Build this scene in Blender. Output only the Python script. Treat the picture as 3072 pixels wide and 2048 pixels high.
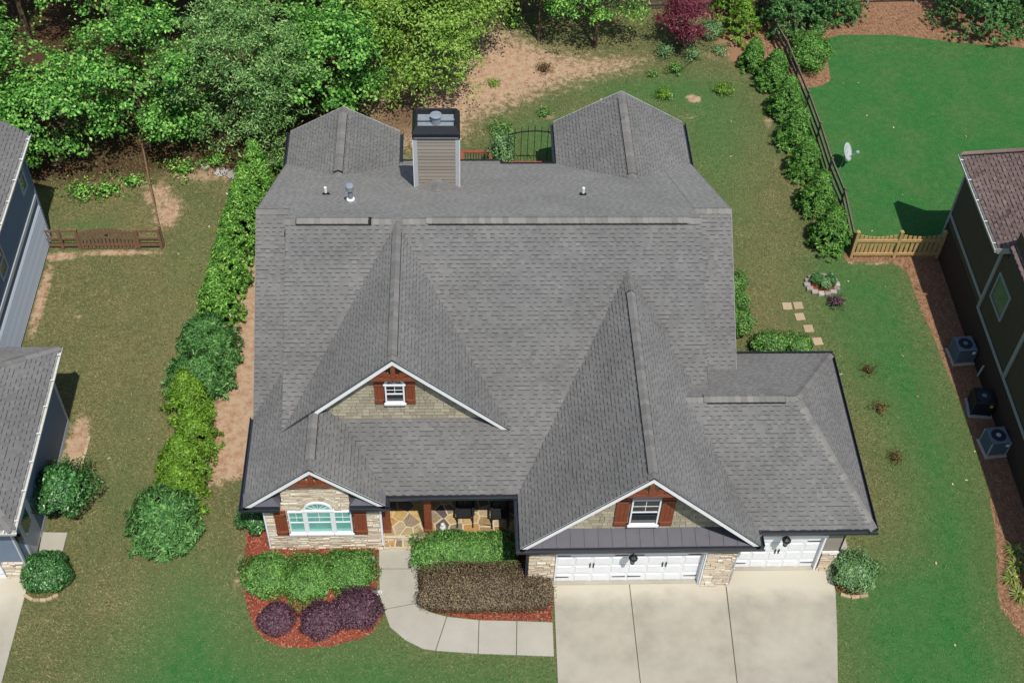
import bpy, math, random
import numpy as np
from mathutils import Vector, Matrix

R = math.radians
scene = bpy.context.scene
for o in list(bpy.data.objects):
    bpy.data.objects.remove(o)

# ------------------------------------------------------------------ camera
CAM_LOC = Vector((-3.206, -22.478, 38.716))
def camera_axes(pitch, yaw, roll):
    p, y, r = R(pitch), R(yaw), R(roll)
    f = Vector((math.sin(y)*math.cos(p), math.cos(y)*math.cos(p), -math.sin(p)))
    rt = Vector((math.cos(y), -math.sin(y), 0)); up = rt.cross(f)
    return rt*math.cos(r)+up*math.sin(r), up*math.cos(r)-rt*math.sin(r), f
cam_r, cam_u, cam_f = camera_axes(49.255, 3.652, 2.423)
cam_data = bpy.data.cameras.new('camera')
cam = bpy.data.objects.new('camera', cam_data)
scene.collection.objects.link(cam)
m = Matrix((cam_r, cam_u, -cam_f)).transposed().to_4x4()
m.translation = CAM_LOC
cam.matrix_world = m
cam_data.sensor_width = 36
cam_data.lens = 45.476
cam_data.clip_end = 1000
scene.camera = cam

# ------------------------------------------------------------------ sky, sun, exposure
SUN_EL, SUN_AZ = 62.0, 17.0          # degrees; azimuth to the right of straight ahead of the front facade
world = bpy.data.worlds.new('World'); scene.world = world
world.use_nodes = True
wn = world.node_tree.nodes; wl = world.node_tree.links
bg = wn['Background']
sky = wn.new('ShaderNodeTexSky'); sky.sky_type = 'NISHITA'; sky.sun_disc = False
sky.sun_elevation = R(SUN_EL); sky.sun_rotation = R(180-SUN_AZ)
wl.new(sky.outputs[0], bg.inputs[0]); bg.inputs[1].default_value = 0.105
sun_dir = Vector((math.sin(R(SUN_AZ))*math.cos(R(SUN_EL)), -math.cos(R(SUN_AZ))*math.cos(R(SUN_EL)), math.sin(R(SUN_EL))))
sd = bpy.data.lights.new('sun', 'SUN'); sd.energy = 4.2; sd.angle = R(0.55); sd.color = (1.0, 0.955, 0.88)
sun = bpy.data.objects.new('sun', sd); scene.collection.objects.link(sun)
sun.rotation_euler = sun_dir.to_track_quat('Z', 'Y').to_euler()
sun.location = (10, -20, 40)
vs = scene.view_settings
vs.view_transform = 'Standard'; vs.look = 'None'; vs.exposure = 0.22; vs.gamma = 1.0; vs.use_curve_mapping = False
scene.cycles.max_bounces = 4; scene.cycles.diffuse_bounces = 2; scene.cycles.glossy_bounces = 2
scene.cycles.transmission_bounces = 3; scene.cycles.transparent_max_bounces = 4

# ------------------------------------------------------------------ helpers
rng = np.random.default_rng(7)
rnd = random.Random(11)
def col(r, g, b, k=1.0):
    f = lambda v: (v/255/12.92 if v/255 <= .04045 else ((v/255+.055)/1.055)**2.4)*k
    return (min(f(r), .9), min(f(g), .9), min(f(b), .9), 1)

class MB:
    """collects polygons in world metres"""
    def __init__(s): s.v = []; s.f = []; s.a = []
    def quad(s, pts, a=0.0):
        n = len(s.v); s.v.extend([tuple(p) for p in pts]); s.f.append(tuple(range(n, n+len(pts)))); s.a.append(a)
    def box(s, x0, x1, y0, y1, z0, z1, a=0.0):
        s.hexa([(x0,y0,z0),(x1,y0,z0),(x1,y1,z0),(x0,y1,z0),(x0,y0,z1),(x1,y0,z1),(x1,y1,z1),(x0,y1,z1)], a); return s
    def hexa(s, p, a=0.0):
        n = len(s.v); s.v.extend([tuple(q) for q in p])
        for f in ((3,2,1,0),(4,5,6,7),(0,1,5,4),(1,2,6,5),(2,3,7,6),(3,0,4,7)):
            s.f.append(tuple(n+i for i in f)); s.a.append(a)
        return s
    def beam(s, p, q, w, h, up=(0,0,1), a=0.0):
        p, q = Vector(p), Vector(q); d = (q-p).normalized(); side = d.cross(Vector(up))
        if side.length < 1e-4: side = d.cross(Vector((0,1,0)))
        side.normalize(); u = side.cross(d); side *= w/2; u = u*h/2
        s.hexa([p-side-u, p+side-u, q+side-u, q-side-u, p-side+u, p+side+u, q+side+u, q-side+u], a); return s
    def prism(s, poly, d0, d1, axis, a=0.0):
        """poly: 2-D outline; axis 'x' -> (y,z), 'y' -> (x,z), 'z' -> (x,y)"""
        mk = {'x': lambda p, d: (d, p[0], p[1]), 'y': lambda p, d: (p[0], d, p[1]), 'z': lambda p, d: (p[0], p[1], d)}[axis]
        n = len(s.v); k = len(poly)
        s.v.extend([mk(p, d0) for p in poly]); s.v.extend([mk(p, d1) for p in poly])
        s.f.append(tuple(range(n+k-1, n-1, -1))); s.f.append(tuple(range(n+k, n+2*k)))
        for i in range(k):
            j = (i+1) % k; s.f.append((n+i, n+j, n+k+j, n+k+i))
        s.a.extend([a]*(k+2)); return s
    def tube(s, p, q, r0, r1=None, n=8, cap=True, a=0.0):
        r1 = r0 if r1 is None else r1
        p, q = Vector(p), Vector(q); d = (q-p).normalized()
        t = d.orthogonal().normalized(); b = d.cross(t); k = len(s.v)
        for c, r in ((p, r0), (q, r1)):
            for i in range(n):
                an = 2*math.pi*i/n; s.v.append(tuple(c+t*math.cos(an)*r+b*math.sin(an)*r))
        for i in range(n):
            j = (i+1) % n; s.f.append((k+i, k+j, k+n+j, k+n+i)); s.a.append(a)
        if cap:
            s.f.append(tuple(range(k+n-1, k-1, -1))); s.f.append(tuple(range(k+n, k+2*n))); s.a.extend([a, a])
        return s
    def lathe(s, prof, c=(0,0,0), n=14, a=0.0):
        k = len(s.v); m_ = len(prof)
        for r, z in prof:
            for i in range(n):
                an = 2*math.pi*i/n; s.v.append((c[0]+r*math.cos(an), c[1]+r*math.sin(an), c[2]+z))
        for j in range(m_-1):
            for i in range(n):
                i2 = (i+1) % n; s.f.append((k+j*n+i, k+j*n+i2, k+(j+1)*n+i2, k+(j+1)*n+i)); s.a.append(a)
        s.f.append(tuple(range(k+n-1, k-1, -1))); s.f.append(tuple(range(k+(m_-1)*n, k+m_*n))); s.a.extend([a, a])
        return s
    def join(s, o):
        n = len(s.v); s.v.extend(o.v); s.f.extend([tuple(i+n for i in f) for f in o.f]); s.a.extend(o.a); return s

def root_of(o):
    while o.parent: o = o.parent
    return o
def link_mesh(name, me, mat, parent):
    o = bpy.data.objects.new(name, me)
    scene.collection.objects.link(o)
    if mat is not None: me.materials.append(mat)
    if parent is not None: o.parent = parent
    return o
def obj(name, mb, mat, parent=None, smooth=False, bevel=0.0, world_xyz=True):
    off = Vector((0,0,0))
    if parent is not None and world_xyz: off = root_of(parent).location
    me = bpy.data.meshes.new(name)
    me.from_pydata([(v[0]-off[0], v[1]-off[1], v[2]-off[2]) for v in mb.v], [], mb.f)
    if any(mb.a):
        at = me.attributes.new('shade', 'FLOAT', 'FACE'); at.data.foreach_set('value', mb.a)
    if smooth: me.polygons.foreach_set('use_smooth', [True]*len(me.polygons))
    me.update()
    o = link_mesh(name, me, mat, parent)
    if bevel:
        b = o.modifiers.new('bevel', 'BEVEL'); b.width = bevel; b.segments = 1; b.limit_method = 'ANGLE'
    return o
def np_obj(name, V, Q, mat, parent=None, tint=None, tris=False):
    """big mesh from arrays: V (n,3) world, Q (m,4) quads or (m,3) tris"""
    off = np.array(root_of(parent).location) if parent is not None else np.zeros(3)
    me = bpy.data.meshes.new(name)
    k = Q.shape[1]
    me.vertices.add(len(V)); me.vertices.foreach_set('co', (V-off).astype(np.float32).ravel())
    me.loops.add(Q.size); me.loops.foreach_set('vertex_index', Q.astype(np.int32).ravel())
    me.polygons.add(len(Q)); me.polygons.foreach_set('loop_start', np.arange(0, Q.size, k, dtype=np.int32))
    me.update(calc_edges=True)
    if tint is not None:
        at = me.attributes.new('tint', 'FLOAT_COLOR', 'POINT'); at.data.foreach_set('color', tint.astype(np.float32).ravel())
    me.validate()
    return link_mesh(name, me, mat, parent)
def tag(o, label=None, cat=None, group=None, kind=None):
    if label: o['label'] = label
    if cat: o['category'] = cat
    if group: o['group'] = group
    if kind: o['kind'] = kind
    return o
def thing(name, loc, label, cat, group=None):
    o = bpy.data.objects.new(name, None); scene.collection.objects.link(o)
    o.location = loc; o.empty_display_size = .3
    return tag(o, label, cat, group)
def copy_thing(src, loc, rotz, label):
    def cp(o, par):
        c = o.copy(); scene.collection.objects.link(c)
        if par is not None: c.parent = par
        for ch in list(o.children): cp(ch, c)
        return c
    c = cp(src, None); c.location = loc; c.rotation_euler = (0, 0, rotz); c['label'] = label
    return c

# ------------------------------------------------------------------ materials
def new_mat(name, rough=.8, spec=.25):
    mt = bpy.data.materials.new(name); mt.use_nodes = True
    nt = mt.node_tree; b = nt.nodes['Principled BSDF']
    b.inputs['Roughness'].default_value = rough; b.inputs['Specular IOR Level'].default_value = spec
    return mt, nt, b
def node(nt, typ, **kw):
    n = nt.nodes.new(typ)
    for k, v in kw.items():
        if hasattr(n, k): setattr(n, k, v)
        else: n.inputs[k].default_value = v
    return n
def noise(nt, scale, detail=3, rough=.6, stretch=None, dist=0.0):
    tc = node(nt, 'ShaderNodeTexCoord'); t = node(nt, 'ShaderNodeTexNoise'); t.inputs['Scale'].default_value = scale
    t.inputs['Detail'].default_value = detail; t.inputs['Roughness'].default_value = rough; t.inputs['Distortion'].default_value = dist
    src = tc.outputs['Object']
    if stretch:
        mp = node(nt, 'ShaderNodeMapping'); mp.inputs['Scale'].default_value = stretch
        nt.links.new(src, mp.inputs['Vector']); src = mp.outputs[0]
    nt.links.new(src, t.inputs['Vector'])
    return t.outputs['Fac']
def math_n(nt, op, a, b=None, c=None, clamp=False):
    n = node(nt, 'ShaderNodeMath', operation=op); n.use_clamp = clamp
    for i, v in enumerate((a, b, c)):
        if v is None: continue
        if isinstance(v, (int, float)): n.inputs[i].default_value = v
        else: nt.links.new(v, n.inputs[i])
    return n.outputs[0]
def mixc(nt, fac, a, b, mode='MIX'):
    n = node(nt, 'ShaderNodeMix', data_type='RGBA', blend_type=mode)
    if isinstance(fac, (int, float)): n.inputs[0].default_value = fac
    else: nt.links.new(fac, n.inputs[0])
    for i, v in ((6, a), (7, b)):
        if isinstance(v, tuple): n.inputs[i].default_value = v
        else: nt.links.new(v, n.inputs[i])
    return n.outputs[2]
def ramp(nt, fac, stops):
    n = node(nt, 'ShaderNodeValToRGB'); e = n.color_ramp.elements
    while len(e) > 1: e.remove(e[-1])
    e[0].position = stops[0][0]; e[0].color = stops[0][1]
    for p, c_ in stops[1:]:
        x = e.new(p); x.color = c_
    nt.links.new(fac, n.inputs[0]); return n.outputs[0]
def remap(nt, v, a, b, c=0.0, d=1.0):
    n = node(nt, 'ShaderNodeMapRange'); n.inputs[1].default_value = a; n.inputs[2].default_value = b
    n.inputs[3].default_value = c; n.inputs[4].default_value = d; nt.links.new(v, n.inputs[0]); return n.outputs[0]
def bump(nt, b, h, strength=.3, dist=.02):
    n = node(nt, 'ShaderNodeBump'); n.inputs['Strength'].default_value = strength; n.inputs['Distance'].default_value = dist
    nt.links.new(h, n.inputs['Height']); nt.links.new(n.outputs[0], b.inputs['Normal'])
def island(nt):
    g = node(nt, 'ShaderNodeNewGeometry'); oi = node(nt, 'ShaderNodeObjectInfo')
    return math_n(nt, 'FRACT', math_n(nt, 'ADD', g.outputs['Random Per Island'], oi.outputs['Random']))

def plain(name, c, rough=.75, spec=.25, var=.12, scale=6, bmp=0.0, bscale=60, metal=0.0, stretch=None):
    mt, nt, b = new_mat(name, rough, spec)
    n1 = noise(nt, scale, 4, .65, stretch); f = remap(nt, n1, .3, .7)
    lo = tuple(v*(1-var) for v in c[:3])+(1,); hi = tuple(min(v*(1+var), .95) for v in c[:3])+(1,)
    nt.links.new(mixc(nt, f, lo, hi), b.inputs['Base Color'])
    b.inputs['Metallic'].default_value = metal
    if bmp: bump(nt, b, noise(nt, bscale, 3, .6, stretch), bmp, .01)
    return mt
def pieces_mat(name, stops, rough=.85, grain=35, gvar=.18, bmp=.35):
    """pieces that differ in colour one from another (stones, boards, shakes)"""
    mt, nt, b = new_mat(name, rough, .2)
    base = ramp(nt, island(nt), stops)
    g = remap(nt, noise(nt, grain, 4, .7), .25, .75, 1-gvar, 1+gvar)
    n = node(nt, 'ShaderNodeVectorMath', operation='SCALE'); nt.links.new(base, n.inputs[0]); nt.links.new(g, n.inputs['Scale'])
    nt.links.new(n.outputs[0], b.inputs['Base Color'])
    if bmp: bump(nt, b, noise(nt, grain*.8, 4, .7), bmp, .02)
    return mt
def shingle_mat(name, lo, hi, band):
    mt, nt, b = new_mat(name, .92, .12)
    at = node(nt, 'ShaderNodeAttribute', attribute_name='shade')
    s = at.outputs['Fac']
    base = ramp(nt, s, [(0.0, lo), (.45, tuple((a*.45+c_*.55) for a, c_ in zip(lo, hi))), (.9, hi), (.93, band), (1.0, band)])
    e = nt.nodes[-1] if False else None
    stain = remap(nt, noise(nt, .45, 4, .6), .30, .70, .80, 1.08)
    gran = remap(nt, noise(nt, 90, 2, .7), .3, .7, .86, 1.14)
    n = node(nt, 'ShaderNodeVectorMath', operation='SCALE'); nt.links.new(base, n.inputs[0])
    nt.links.new(math_n(nt, 'MULTIPLY', stain, gran), n.inputs['Scale'])
    nt.links.new(n.outputs[0], b.inputs['Base Color'])
    bump(nt, b, noise(nt, 140, 2, .7), .25, .006)
    b.inputs['Diffuse Roughness'].default_value = .15
    b.inputs['Sheen Weight'].default_value = .62; b.inputs['Sheen Roughness'].default_value = .35; b.inputs['Sheen Tint'].default_value = (.92,.88,.80,1)
    return mt
LEAF_K = 1.65
def leaf_mat(name, dark, mid, light, trans=.28, rough=.5, spec=.3):
    mt, nt, b = new_mat(name, rough, spec)
    k = lambda q: tuple(min(v*LEAF_K, .8) for v in q[:3])+(1,)
    c_ = ramp(nt, island(nt), [(0, k(dark)), (.5, k(mid)), (1, k(light))])
    big = remap(nt, noise(nt, 1.6, 2, .5), .3, .7, .8, 1.2)
    n = node(nt, 'ShaderNodeVectorMath', operation='SCALE'); nt.links.new(c_, n.inputs[0]); nt.links.new(big, n.inputs['Scale'])
    nt.links.new(n.outputs[0], b.inputs['Base Color'])
    tr = node(nt, 'ShaderNodeBsdfTranslucent'); nt.links.new(n.outputs[0], tr.inputs['Color'])
    mx = node(nt, 'ShaderNodeMixShader'); mx.inputs[0].default_value = trans
    nt.links.new(b.outputs[0], mx.inputs[1]); nt.links.new(tr.outputs[0], mx.inputs[2])
    nt.links.new(mx.outputs[0], nt.nodes['Material Output'].inputs['Surface'])
    return mt
def glass_mat(name, c, rough=.08):
    mt, nt, b = new_mat(name, rough, .5); b.inputs['Base Color'].default_value = c
    b.inputs['Coat Weight'].default_value = .3
    return mt

def blind_mat():
    mt, nt, b = new_mat('window_with_pale_blinds', .1, .5)
    tc = node(nt, 'ShaderNodeTexCoord'); sx = node(nt, 'ShaderNodeSeparateXYZ'); nt.links.new(tc.outputs['Object'], sx.inputs[0])
    f = math_n(nt, 'FRACT', math_n(nt, 'MULTIPLY', sx.outputs['Z'], 17.0))
    slat = remap(nt, f, .0, .22)
    c_ = mixc(nt, slat, col(70,140,130,.7), mixc(nt, remap(nt, noise(nt, 1.3, 2, .5), .35, .65), col(112,190,176,.72), col(140,206,194,.76)))
    nt.links.new(c_, b.inputs['Base Color']); b.inputs['Coat Weight'].default_value = .3
    return mt
SH = shingle_mat('asphalt_shingle_grey', col(125,125,124,.59), col(149,148,146,.59), col(86,84,84,.58))
SHB = shingle_mat('asphalt_shingle_brown', col(104,86,86,.62), col(168,146,138,.62), col(70,56,56,.5))
M = dict(
 deck=plain('roof_underlay', col(96,95,97,.6), .95, .1, .1, 3),
 cap=pieces_mat('ridge_shingle', [(0,col(128,126,123,.66)),(.5,col(140,138,134,.66)),(1,col(150,147,143,.66))], .92, 90, .12, .2),
 vent=plain('ridge_vent_black', col(30,30,32,.7), .8, .2),
 white=plain('white_paint', (.74,.75,.76,1), .45, .35, .05, 3),
 trimgrey=plain('pale_grey_trim', col(190,195,200,.75), .5, .3, .06, 3),
 gutter=plain('slate_gutter_metal', col(58,64,76,.55), .35, .5, .12, 4),
 gutterw=plain('aged_white_gutter', col(205,205,200,.8), .45, .4, .12, 8),
 taupe=plain('taupe_siding', col(150,142,128,.75), .75, .25, .07, 4, .1, 80),
 shake=pieces_mat('taupe_shake', [(0,col(146,139,120,.80)),(.5,col(160,152,132,.85)),(1,col(172,164,144,.85))], .8, 40, .10, .3),
 boards=pieces_mat('taupe_board', [(0,col(146,139,128,.80)),(1,col(160,152,140,.80))], .75, 30, .08, .15),
 stone=pieces_mat('ledge_stone', [(0,col(168,156,138,1)),(.25,col(204,194,174,1)),(.5,col(192,178,154,1)),(.7,col(212,206,190,1)),(.85,col(182,156,128,1)),(1,col(160,152,142,1))], .9, 26, .22, .6),
 mortar=plain('mortar', col(120,108,92,.7), .95, .1, .12, 30),
 flag=pieces_mat('flagstone', [(0,col(104,92,86,.66)),(.2,col(186,164,124,.7)),(.35,col(206,170,104,.7)),(.5,col(116,102,94,.66)),(.65,col(190,172,136,.7)),(.8,col(122,108,98,.66)),(.9,col(196,150,92,.7)),(1,col(100,90,88,.66))], .85, 9, .35, .4),
 grout=plain('pale_grout', col(216,202,168,.68), .95, .1, .1, 30),
 cedar=plain('stained_cedar', col(132,72,48,.85), .6, .3, .25, 5, .3, 30, stretch=(6,6,1)),
 cedarx=plain('stained_cedar_beam', col(136,80,58,.8), .6, .3, .22, 5, .3, 30, stretch=(1,6,6)),
 zinc=plain('standing_seam_metal', col(112,110,120,.5), .5, .4, .08, 3),
 conc=None, black=plain('black_metal', (.012,.013,.015,1), .4, .5, .2, 5),
 blackwood=plain('black_painted_wood', (.016,.017,.02,1), .45, .4, .2, 8),
 iron=plain('black_iron', (.02,.021,.022,1), .5, .4, .2, 8),
 galv=plain('galvanised_metal', col(150,160,168,.7), .4, .5, .15, 6),
 pvc=plain('white_pipe', (.7,.7,.69,1), .5, .3, .05, 4),
 blinds=blind_mat(),
 darkglass=glass_mat('dark_window_glass', (.012,.016,.02,1), .05),
 redwood=plain('red_brown_deck_wood', col(150,84,66,.75), .65, .25, .2, 6, .2, 30),
 fence_brown=plain('brown_stained_fence', col(142,114,90,.62), .8, .2, .25, 8, .3, 40),
 fence_dark=plain('weathered_dark_fence', col(128,118,102,.6), .85, .15, .25, 8, .3, 40),
 fence_grey=plain('silvered_fence', col(170,168,164,.6), .85, .15, .2, 8, .3, 40),
 fence_new=plain('new_pine_fence', col(196,164,112,.72), .75, .2, .2, 6, .3, 40),
 blue=plain('slate_blue_siding', col(132,150,170,.62), .7, .25, .06, 3, .15, 90),
 bluelap=pieces_mat('slate_blue_board', [(0,col(186,194,204,.85)),(1,col(200,208,218,.85))], .7, 30, .06, .1),
 brown=plain('dark_brown_siding', col(104,94,74,.6), .8, .2, .1, 4, .15, 90),
 brown2=plain('dark_brown_brick', col(96,80,70,.5), .9, .15, .2, 20, .3, 60),  # even dark brown colour of the foundation brick
 sage=plain('sage_trim', col(188,192,184,.62), .6, .25, .06, 3),
 bark=plain('bark', col(118,100,84,.55), .95, .1, .3, 9, .6, 40),
 twig=plain('twig', col(96,76,60,.5), .95, .1, .3, 9, .4, 40),
 paver=pieces_mat('tan_paver', [(0,col(196,172,142,.62)),(1,col(210,188,160,.62))], .9, 40, .1, .3),
 edging=pieces_mat('edging_block', [(0,col(190,165,130,.62)),(1,col(220,200,165,.62))], .9, 30, .15, .4),
 rock=pieces_mat('garden_rock', [(0,col(150,140,135,.62)),(1,col(205,198,190,.62))], .9, 14, .25, .6),
 dish=plain('satellite_dish_grey', col(205,212,215,.7), .5, .35, .05, 3),
 ac=plain('air_conditioner_casing', col(118,138,152,.62), .55, .35, .08, 4),
 acgrey=plain('air_conditioner_pale_casing', col(196,200,204,.62), .55, .35, .08, 4),
 acfin=plain('air_conditioner_coil', col(50,56,60,.6), .7, .3, .2, 20),
 yellow=plain('yellow_sticker', col(226,200,60,.7), .6, .3, .05, 3),
 navy=plain('lantern_glass', col(96,106,116,.7), .1, .6, .2, 6),
 chip=plain('white_glazed_ornament', col(222,224,222,.8), .35, .5, .15, 30),
)
def concrete(name, c1, c2, c3, clean=False):
    mt, nt, b = new_mat(name, .9, .2)
    f = remap(nt, noise(nt, .45, 4, .62), .36, .66); f2 = remap(nt, noise(nt, 1.6, 5, .7), .35, .75)
    g = remap(nt, noise(nt, 70, 3, .7), .3, .7, .93, 1.06)
    c_ = mixc(nt, math_n(nt, 'MULTIPLY', f2, .45), mixc(nt, f, c1, c2), c3)
    if clean:       # rain-washed strip along the garage, tyre-worn greyer field beyond it
        tc = node(nt, 'ShaderNodeTexCoord'); sx = node(nt, 'ShaderNodeSeparateXYZ'); nt.links.new(tc.outputs['Object'], sx.inputs[0])
        yy = math_n(nt, 'ADD', sx.outputs['Y'], math_n(nt, 'MULTIPLY', math_n(nt, 'SUBTRACT', noise(nt, 1.2, 4, .6), .5), 1.1))
        c_ = mixc(nt, math_n(nt, 'MULTIPLY', remap(nt, yy, -1.0, -.35), .85), c_, col(222,214,194,.62))
    n = node(nt, 'ShaderNodeVectorMath', operation='SCALE'); nt.links.new(c_, n.inputs[0]); nt.links.new(g, n.inputs['Scale'])
    nt.links.new(n.outputs[0], b.inputs['Base Color']); bump(nt, b, noise(nt, 110, 3, .7), .15, .006)
    return mt
M['conc'] = concrete('driveway_concrete', col(204,198,180,.59), col(180,174,158,.59), col(212,206,190,.62), True)
M['walk'] = concrete('walkway_concrete', col(202,197,182,.62), col(184,180,166,.62), col(208,203,188,.62))
# ------------------------------------------------------------------ ground
def poly_sd(X, Y, poly):
    """signed distance to polygon, positive inside"""
    P = np.array(poly, float); n = len(P)
    d = np.full(X.shape, 1e9); ins = np.zeros(X.shape, bool)
    for i in range(n):
        a, b = P[i], P[(i+1) % n]; e = b-a
        t = np.clip(((X-a[0])*e[0]+(Y-a[1])*e[1])/(e@e+1e-9), 0, 1)
        d = np.minimum(d, np.hypot(X-a[0]-t*e[0], Y-a[1]-t*e[1]))
        c = ((a[1] > Y) != (b[1] > Y)) & (X < (b[0]-a[0])*(Y-a[1])/(b[1]-a[1]+1e-12)+a[0]); ins ^= c
    return np.where(ins, d, -d)
def soft(X, Y, poly, f): return np.clip(poly_sd(X, Y, poly)/f*.5+.5, 0, 1)
def blob(X, Y, x, y, rx, ry, s=1.0): return s*np.exp(-(((X-x)/rx)**2+((Y-y)/ry)**2))

STRAW_R = [(13.1,15.7),(13.2,15.15),(15.1,15.1),(15.63,14.5),(15.72,12.17),(15.88,10.31),(16.04,7.88),(16.11,5.6),(16.07,3.64),(15.72,1.25),(15.28,-.32),(15.15,-1.32),(15.63,-2.34),(17.5,-5),(30,-5),(30,15.9)]
BED_NB = [(11.3,33.5),(11.2,30),(12.6,27),(13.2,26.7),(14.17,26.8),(14.86,27.31),(14.98,28.84),(14.85,30.43),(16.06,30.97),(18.72,30.99),(21.89,30.36),(25.14,29.95),(30,29.2),(34,36),(12,36)]
STRAW_B = [(9.2,33.2),(11.9,33.2),(12.3,29),(12.6,26.4),(11.9,26.8),(11.2,28.6),(10.4,28.2),(9.6,29.8)]
DIRT_B = [(-3.6,33.5),(-.98,32.6),(.05,30.6),(2.6,29.3),(6.2,29.0),(5.4,28.1),(2.0,26.76),(-.13,25.46),(-2.2,24.2),(-3.0,22.66),(-5.55,22.0),(-7.0,24.0),(-8.5,28),(-7,33)]
DIRT_S = [(-11.3,18.6),(-10.0,18.6),(-10.0,5.2),(-10.6,4.4),(-12.3,3.9),(-12.6,7.1),(-12.3,10.1),(-12.4,14.3),(-12.2,16.8)]
LAWN_R = [(13.2,15.4),(13.4,18.3),(13.2,22.7),(13.0,24.9),(12.6,28.8),(12.2,33),(34,33),(34,15.4)]
FRONT = [(-12.5,1.0),(-10.6,-.6),(-10.1,-1.6),(-8.8,-2.3),(-6.4,-1.9),(-5.2,-2.2),(-4,-2.7),(0,-2.9),(0,-9),(-17,-9),(-14.5,-3.0)]
FRONT_R = [(9.6,0),(12.6,1.2),(13.2,4.0),(12.8,9.0),(13.1,12.6),(12.4,15.0),(15.2,14.8),(15.6,8.0),(15.7,2.0),(15.1,-2),(16,-9),(9,-9)]
def cover(X, Y):
    lush = .10 + 0*X
    lush = np.maximum(lush, soft(X, Y, LAWN_R, .5)*1.0)
    lush = np.maximum(lush, soft(X, Y, FRONT, 2.2)*.72)
    lush = np.maximum(lush, soft(X, Y, FRONT_R, 2.0)*.80)
    lush += blob(X, Y, 8.6, 24.5, 3.2, 3.4, .30) + blob(X, Y, 12, 12, 1.8, 3.5, .3) + blob(X, Y, 1.0, 22.8, 2.4, 2.2, .45) + blob(X, Y, 5.5, 26.6, 4, 1.2, .35)
    lush += blob(X, Y, -18.6, 16.9, 1.2, 1.1, .35) + blob(X, Y, -14.2, 15.5, 1.0, 3.5, .15) + blob(X, Y, 8.5, 20, 1.6, 5, .25) + blob(X, Y, -15.2, 4.4, 1.5, 3, .12)
    lush -= soft(X, Y, [(14,29.6),(16,30.9),(22,30.2),(30,29),(30,27.4),(22,28.9),(17,29.4)], 1.2)*.45
    dirt = soft(X, Y, DIRT_B, 2.2)*.92
    dirt = np.maximum(dirt, soft(X, Y, DIRT_S, .7)*.9)
    for b in ((-16.2,19.3,1.0,1.2,.7),(-15.6,18.2,.9,1.6,.75),(-19.6,15.6,1.0,.35,.8),(-17.5,15.8,2.6,.25,.8),(-19.9,13.2,.3,3.2,.8),(-17.15,5.6,.5,2.2,.95),
              (-14.2,20.8,3,1.0,.7),(-18,20.2,4,1.0,.55),(8.0,25.9,.45,.4,.9),(7.6,24.6,1.0,.4,.5),(10.0,25.0,.7,.3,.4),(9.4,29.3,1.2,.8,.5),(11.2,27.0,.5,.5,.6),(11.3,24.3,.35,.9,.6),
              (10.9,10.6,.5,.7,.5),(10.2,1.2,.5,.8,.55),(-18.2,12.2,.4,.3,.6),(-14.1,-1.0,1.5,1.2,.22),(-10.7,0.4,.25,1.8,.6),(13.4,15.2,.35,.3,.8),(14.4,15.1,1.0,.25,.7),(1.0,24.6,.5,.35,.7)):
        dirt = np.maximum(dirt, blob(X, Y, *b))
    straw = np.maximum.reduce([soft(X, Y, STRAW_R, .12), soft(X, Y, BED_NB, .15), soft(X, Y, STRAW_B, .8)*.85, blob(X, Y, -13.2, 21.6, 1.6, 1.0, .8), blob(X, Y, -8, 24, 4, 4, .5), 0*X])
    dry = np.clip(blob(X, Y, -14.5, 11, 3, 6, .8)+blob(X, Y, -12.6, -.2, 2.4, 2.4, .5)+blob(X, Y, 9.6, 19, 1.5, 6, .45)+blob(X, Y, 11, 2.5, 1.6, 3, .5)+blob(X, Y, 9.8, 12.5, 1.4, 2, .6)+blob(X, Y, -17.5, 17.8, 2, 1.2, .7), 0, 1)
    return np.stack([np.clip(dirt, 0, 1), np.clip(lush, 0, 1), np.clip(straw, 0, 1), dry], -1)

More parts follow.
